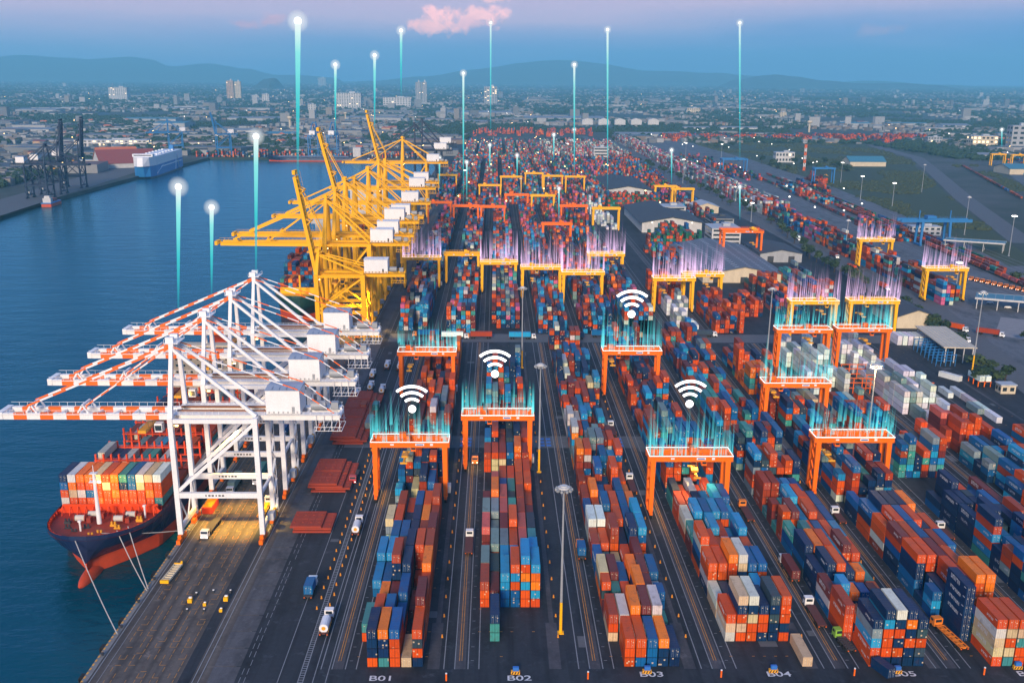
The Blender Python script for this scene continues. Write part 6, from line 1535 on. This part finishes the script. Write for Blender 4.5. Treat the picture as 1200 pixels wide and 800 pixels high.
# the town: three hundred nearest houses one by one, the rest as a mass
def house_mesh(seed, wm):
    rr = random.Random(seed); b = MB(); w_, l, h = rr.uniform(9, 15), rr.uniform(11, 22), rr.uniform(5, 10)
    b.box(0, 0, 0, w_, l, h); r = MB(); rh = rr.uniform(1.5, 3.5); o = .8
    r.add([(-w_/2-o, -l/2-o, h), (w_/2+o, -l/2-o, h), (w_/2+o, l/2+o, h), (-w_/2-o, l/2+o, h), (0, -l/2-o, h+rh), (0, l/2+o, h+rh)], [(0, 1, 4), (1, 2, 5, 4), (2, 3, 5), (3, 0, 4, 5), (3, 2, 1, 0)])
    q = MB(); [q.box(-w_/2+(i+.5)*w_/3, -l/2-.04, h*.4, w_*.16, .1, h*.25) for i in range(3)]
    return b.mesh('wall', [M[wm]]), r, q.mesh('window_row', [M['glass']])
HS = []
for i in range(10):
    wl, r, q = house_mesh(700+i, ('wall_grey', 'wall_tan', 'wall_grey', 'wall_grey', 'wall_tan')[i % 5]); rm = ('roof_orange', 'roof_pale', 'roof_dark', 'roof_mid', 'roof_maroon', 'roof_pale')[i % 6]
    HS.append((wl, r.mesh('roof', [M[rm]]), q, ('orange', 'pale', 'dark', 'blue grey', 'maroon', 'pale')[i % 6]))
rc = random.Random(77)
def blocked(x, y):
    if y < 2700 and -140 < x < 900: return True
    if y < 2120 and x > WEST_X-90: return x < 560+(y-900)*.338+95
    if y < 2140 and -640 < x < -80: return True
    if 2640 < y < 3250 and -70 < x < 300: return True
    if y < 2000 and x < 0: return x > wx(y)-110
    return False
ni = 0
def town(n, ymin, ymax, xl, xr, thr):
    out = []
    while len(out) < n:
        y = ymin*(ymax/ymin)**rc.random(); x = y*rc.uniform(xl, xr)
        if blocked(x, y) or mnoise.noise(Vector((x*.0022, y*.0011, 3.3))) < thr: continue
        out.append((x, y))
    return out
for (x, y) in town(250, 1500, 4200, -.50, .55, -.12):
    wl, rf, q, nm = HS[rc.randrange(10)]
    if x < -250: where, wg = 'left town', 'houses of the town at the left'
    elif x < 500: where, wg = 'middle distance', 'houses in the middle distance'
    else: where, wg = 'right distance', 'houses in the right distance'
    zn = 'nearest' if y < 2300 else 'middle' if y < 3000 else 'farther'
    wg = '%s %s' % (zn, wg)
    t = thing('house', 'small %s roofed house in the %s streets of the %s' % (nm, zn, where), 'house', (x, y, 0), rc.uniform(-.5, .5)+(pi/2 if rc.random() < .5 else 0), wg+', '+nm+' roofs'); k = rc.uniform(.9, 1.7); t.scale = (k, k, rc.uniform(.8, 1.2))
    link('wall', wl, t); link('roof', rf, t); link('window_row', q, t)
def mass_mat(name, rough=.6):
    m, t, b_ = newmat(name); a = N(t, 'ShaderNodeAttribute', attribute_name='Col'); n = noise(t, pos(t), .05, 3)
    L(t, mixc(t, mth(t, 'MULTIPLY', n, .4), a.outputs['Color'], (.15, .14, .13)), b_.inputs['Base Color']); b_.inputs['Roughness'].default_value = rough; M[name] = m
mass_mat('town_paint')
cm_ = MB(); WC = [(.24, .25, .26), (.22, .20, .18), (.14, .15, .17), (.36, .37, .38), (.18, .13, .10), (.17, .19, .21)]; RC = [(.12, .13, .15), (.16, .055, .03), (.045, .05, .06), (.22, .23, .25), (.07, .10, .13), (.03, .09, .12), (.09, .095, .105)]
def mbox(x, y, w_, l, h, rz, wc, rcx):
    hx, hy = w_/2, l/2; ca, sa = cos(rz), sin(rz)
    vs = [(x+ca*a-sa*b2, y+sa*a+ca*b2, z+gz(y)) for z in (0, h) for a, b2 in ((-hx, -hy), (hx, -hy), (hx, hy), (-hx, hy))]
    for f in ((0, 1, 5, 4), (1, 2, 6, 5), (3, 0, 4, 7)): cm_.add([vs[i] for i in f], [(0, 1, 2, 3)], 0, wc)
    cm_.add([vs[i] for i in (4, 5, 6, 7)], [(0, 1, 2, 3)], 0, rcx)
for (x, y) in town(10500, 1500, 19500, -.52, .54, -.16): mbox(x, y, rc.uniform(7, 20), rc.uniform(9, 26), rc.uniform(4, 11), rc.uniform(-.5, .5), rc.choice(WC), rc.choice(RC))
for (x, y) in town(300, 1500, 9000, -.52, .54, -.15):
    if x > 100 and rc.random() < .45: continue
    mbox(x, y, rc.uniform(40, 150), rc.uniform(30, 90), rc.uniform(7, 13), rc.uniform(-.25, .25), rc.choice(WC), rc.choice(RC))
for (x, y) in town(110, 3600, 14000, -.5, .52, -.1): mbox(x, y, rc.uniform(16, 40), rc.uniform(14, 24), rc.uniform(16, 45), rc.uniform(-.4, .4), rc.choice(WC[:4]), RC[0])
tag(cm_.build('distant_buildings', M['town_paint']), 'thousands of small houses and halls of the town stretching to the hills', 'town', kind='stuff')
# trees of the town: one soft mass of small crowns
vs, fs = [], []
def tuft(x, y, s, h):
    b0 = len(vs); a = rc.uniform(0, 6.28)
    for (rr_, zz, k) in ((.75, .05, 0), (1.0, .45, .4), (.55, .85, .9)):
        for q in range(5):
            an = a+k+q*1.2566; e = rc.uniform(.75, 1.2); vs.append((x+s*rr_*e*cos(an), y+s*rr_*e*sin(an), gz(y)+h*zz*rc.uniform(.85, 1.15)))
    vs.append((x, y, gz(y)+h))
    for l in (0, 5):
        for q in range(5):
            r_ = (q+1) % 5; fs.append((b0+l+q, b0+l+r_, b0+l+5+r_, b0+l+5+q))
    for q in range(5): fs.append((b0+10+q, b0+10+(q+1) % 5, b0+15))
cnt = 0
while cnt < 26000:
    y = 1450*(19000/1450)**rc.random(); x = y*rc.uniform(-.53, .55)
    if blocked(x, y): continue
    d = mnoise.noise(Vector((x*.0028, y*.0014, 9.1)))+.35*mnoise.noise(Vector((x*.011, y*.006, 2.2)))
    if d < -.02: continue
    tuft(x, y, rc.uniform(4, 10)*(1+y/9000), rc.uniform(6, 13)); cnt += 1
me = bpy.data.meshes.new('distant_trees'); me.from_pydata(vs, [], fs); me.materials.append(M['leaf_dark']); tag(link('distant_trees', me), 'dark green trees and groves scattered through the far town', 'trees', kind='stuff')
lm = MB(); lw = MB()
for k, (x, y) in enumerate(town(110, 1500, 11000, -.5, .52, -.3)):
    s = .8+y/5200; tgt = lm if rc.random() < .6 else lw; tgt.box(x, y, gz(y)+rc.uniform(8, 16), s, s, s)
for k in range(34):
    x, y = RD.uniform(-60, 180), RD.uniform(1080, 2600); lm.box(x, y, RD.uniform(18, 26), 1.0, 1.0, 1.0)
for k in range(30): 
    y = RD.uniform(1000, 2700); lw.box(RD.uniform(270, 520)+max(0, y-1500)*.1, y, 14, 1.2, 1.2, 1.0)
tag(lm.build('amber_lamps', M['lamp_warm']), 'amber street and yard lamps glowing across the port and the town', 'lamps', kind='stuff'); tag(lw.build('white_lamps', M['lamp_white']), 'white lamps glowing across the port and the town', 'lamps', kind='stuff')
# ================================================================== LIGHT BEACONS AND SIGNAL SYMBOLS
def halo_mat():
    m = bpy.data.materials.new('halo'); m.use_nodes = True; t = m.node_tree; t.nodes.clear()
    lw_ = N(t, 'ShaderNodeLayerWeight'); lw_.inputs[0].default_value = .5
    f = mth(t, 'POWER', mth(t, 'SUBTRACT', 1.0, lw_.outputs['Facing'], True), 2.6); f = mth(t, 'MULTIPLY', f, .42, True)
    e = N(t, 'ShaderNodeEmission'); e.inputs[0].default_value = (.93, .98, 1, 1); e.inputs[1].default_value = 1.0; tr_ = N(t, 'ShaderNodeBsdfTransparent'); mx = N(t, 'ShaderNodeMixShader')
    L(t, f, mx.inputs[0]); L(t, tr_.outputs[0], mx.inputs[1]); L(t, e.outputs[0], mx.inputs[2]); o = N(t, 'ShaderNodeOutputMaterial'); L(t, mx.outputs[0], o.inputs[0]); M['halo'] = m
def shaft_mat():
    m = bpy.data.materials.new('shaft'); m.use_nodes = True; t = m.node_tree; t.nodes.clear()
    g_ = N(t, 'ShaderNodeTexCoord'); s = N(t, 'ShaderNodeSeparateXYZ'); L(t, g_.outputs['Generated'], s.inputs[0])
    cr_ = ramp(t, [(0, (.02, .42, .50)), (.45, (.06, .66, .70)), (.8, (.28, .86, .84)), (.97, (.85, 1, .98))]); L(t, s.outputs[2], cr_.inputs[0])
    fa = ramp(t, [(0, (.12, .12, .12)), (.3, (.6, .6, .6)), (.7, (.95, .95, .95))]); L(t, s.outputs[2], fa.inputs[0])
    e = N(t, 'ShaderNodeEmission'); L(t, cr_.outputs[0], e.inputs[0]); tr_ = N(t, 'ShaderNodeBsdfTransparent'); mx = N(t, 'ShaderNodeMixShader'); sp = N(t, 'ShaderNodeSeparateColor'); L(t, fa.outputs[0], sp.inputs[0])
    L(t, sp.outputs[0], mx.inputs[0]); L(t, tr_.outputs[0], mx.inputs[1]); L(t, e.outputs[0], mx.inputs[2]); o = N(t, 'ShaderNodeOutputMaterial'); L(t, mx.outputs[0], o.inputs[0]); M['shaft'] = m
halo_mat(); shaft_mat()
def ball(nm, r, mat, parent, z, n=16, m_=10):
    b = MB(); vs = []
    for i in range(m_+1):
        a = -pi/2+pi*i/m_
        for k in range(n): vs.append((r*cos(a)*cos(2*pi*k/n), r*cos(a)*sin(2*pi*k/n), z+r*sin(a)))
    b.add(vs, [(i*n+k, i*n+(k+1) % n, (i+1)*n+(k+1) % n, (i+1)*n+k) for i in range(m_) for k in range(n)]); return b.build(nm, M[mat], parent, smooth=True)
def raypt(px, py, y):
    d = AF + AR*((px-CX)/F_PX) + AD*((py-CY)/F_PX); t = y/d.y; return d.x*t, CAM_H+d.z*t
BEACONS = [(349, 25, 205, 603, 6.2, 11, 'tallest glowing beacon, its foot on the raised yellow boom'), (300, 160, 322, 440, 5.2, 9, 'glowing beacon on the apex of the farthest white crane'), (209, 219, 365, 440, 5.4, 10.5, 'glowing beacon at the left over the white crane booms'), (248, 243, 345, 440, 4.6, 8.5, 'glowing beacon over the boom of the farthest white crane'),
    (393, 76, 157, 722, 2.9, 5.5, 'glowing beacon on the thick raised yellow boom'), (439, 65, 155, 990, 3.0, 5.5, 'glowing beacon on the thin brownish raised boom'), (470, 36, 112, 1180, 3.0, 5.5, 'glowing beacon above the tall yellow mast'), (543, 86, 240, 1080, 2.2, 4.2, 'glowing beacon above the red crane left of centre'),
    (575, 27, 160, 2600, 2.0, 3.8, 'tall glowing beacon above the rear yard in the centre'), (673, 76, 205, 1440, 2.3, 4.2, 'glowing beacon above the amber cranes right of centre'), (712, 35, 225, 1250, 2.3, 4.2, 'tall glowing beacon above the dark shed'), (867, 27, 190, 1850, 2.3, 4.2, 'tall glowing beacon above the stacked boxes at the right'),
    (574, 170, 212, 1700, 1.9, 3.2, 'short beacon in the centre of the rear yard'), (547, 190, 236, 1300, 1.9, 3.2, 'short beacon left of centre in the rear yard'), (515, 185, 220, 1400, 2.0, 3.4, 'short beacon beside the yellow cranes'), (606, 182, 214, 1500, 1.9, 3.2, 'short beacon right of centre in the rear yard'), (649, 158, 192, 1900, 1.9, 3.2, 'short beacon by the lone round tree'), (673, 152, 206, 1460, 1.8, 3.0, 'short beacon on the same line as a taller one'),
    (655, 221, 260, 990, 1.9, 3.2, 'short beacon above the red crane in the centre'), (787, 176, 216, 1500, 2.0, 3.4, 'short beacon over the boxes right of the sheds'), (867, 219, 258, 1080, 2.0, 3.4, 'short beacon over the freight road'), (1174, 152, 176, 2400, 1.8, 3.0, 'short beacon left of the grey silo block')]
for (px, py, pb, y, rc_, rh, lab) in BEACONS:
    xt, zt = raypt(px, py, y); x, zb_ = raypt(px, pb, y); s = scale_at(y)
    t = thing('light_beacon', lab, 'beacon', (x, y, zb_), 0, 'glowing light beacons over the port')
    h = sqrt((zt-zb_)**2+(xt-x)**2); r = rc_/s; t.rotation_euler = (0, atan2(xt-x, zt-zb_), 0)
    b = MB(); b.cyl((0, 0, 0), (0, 0, h), r*.16, 8, 0, r*.52, cap=False); b.build('shaft', M['shaft'], t, smooth=True)
    ball('core', r*.66, 'glow_white', t, h); ball('halo', rh/s*1.12, 'halo', t, h, 24, 16)
def wifi(label, x, y, z, s):
    t = thing('signal_symbol', label, 'signal symbol', (x, y, z), 0, 'white signal symbols over the orange cranes')
    for k, r in enumerate((2.1, 3.45, 4.75)):
        b = MB(); n = 14; w_ = .5; vs, fs = [], []; a0 = radians(40)
        for i in range(n+1):
            a = pi/2-a0+2*a0*i/n
            for dy in (-.12, .12):
                for rr_ in (r-w_/2, r+w_/2): vs.append((s*rr_*cos(a), s*dy, s*rr_*sin(a)))
        for i in range(n):
            q = i*4; p = q+4
            fs += [(q, q+1, p+1, p), (q+2, p+2, p+3, q+3), (q, p, p+2, q+2), (q+1, q+3, p+3, p+1)]
        fs += [(0, 2, 3, 1), (n*4, n*4+1, n*4+3, n*4+2)]
        b.add(vs, fs); b.build('arc', M['glow_white'], t)
    b = MB(); b.cyl((0, -s*.12, 0), (0, s*.12, 0), s*.78, 20); b.build('dot', M['glow_white'], t)
for (px, py, y, sz, lab) in ((483, 479, 352, 1.0, 'white signal symbol of three arcs and a dot over the nearest B01 crane'), (580, 438, 383, 1.0, 'white signal symbol of three arcs and a dot over the B02 crane'), (740, 368, 484, 1.0, 'white signal symbol of three arcs and a dot over the far B04 crane'), (808, 473, 338, 1.0, 'white signal symbol of three arcs and a dot over the nearest B04 crane')):
    x, z = raypt(px, py, y); wifi(lab, x, y, z, 5.6/scale_at(y))
for mm_ in (MASS2, MASS3, MASS4):
    b = len(MASS.v); MASS.v += mm_.v; MASS.f += [tuple(i+b for i in f) for f in mm_.f]; MASS.c += mm_.c; MASS.u += mm_.u
MASS.build('shipping_containers', 'the many further containers, stacked by the thousand in rust, blue, white and green')

SMALL = {'window_row', 'lit_window', 'lock_rods', 'line_lettering', 'skylight', 'louvre', 'walkway_rail', 'stiffener', 'foot', 'catwalk', 'boom_walkway', 'name_plate', 'name_lettering', 'portal_lettering', 'roof_rib', 'tail_light', 'hoist_rope', 'white_road_marking', 'yellow_road_marking', 'crane_rail', 'kerb_paint', 'tarmac_patch', 'crane_runway', 'blue_arrow_marking', 'flood_lamp', 'stripe', 'bridge_window', 'rib', 'lashing_bridge', 'railway_track', 'wall_lamp', 'hut'}
for o in bpy.data.objects:
    if o.type == 'MESH' and o.parent and o.name.split('.')[0] in SMALL and not o.get('kind'): o['kind'] = 'stuff'
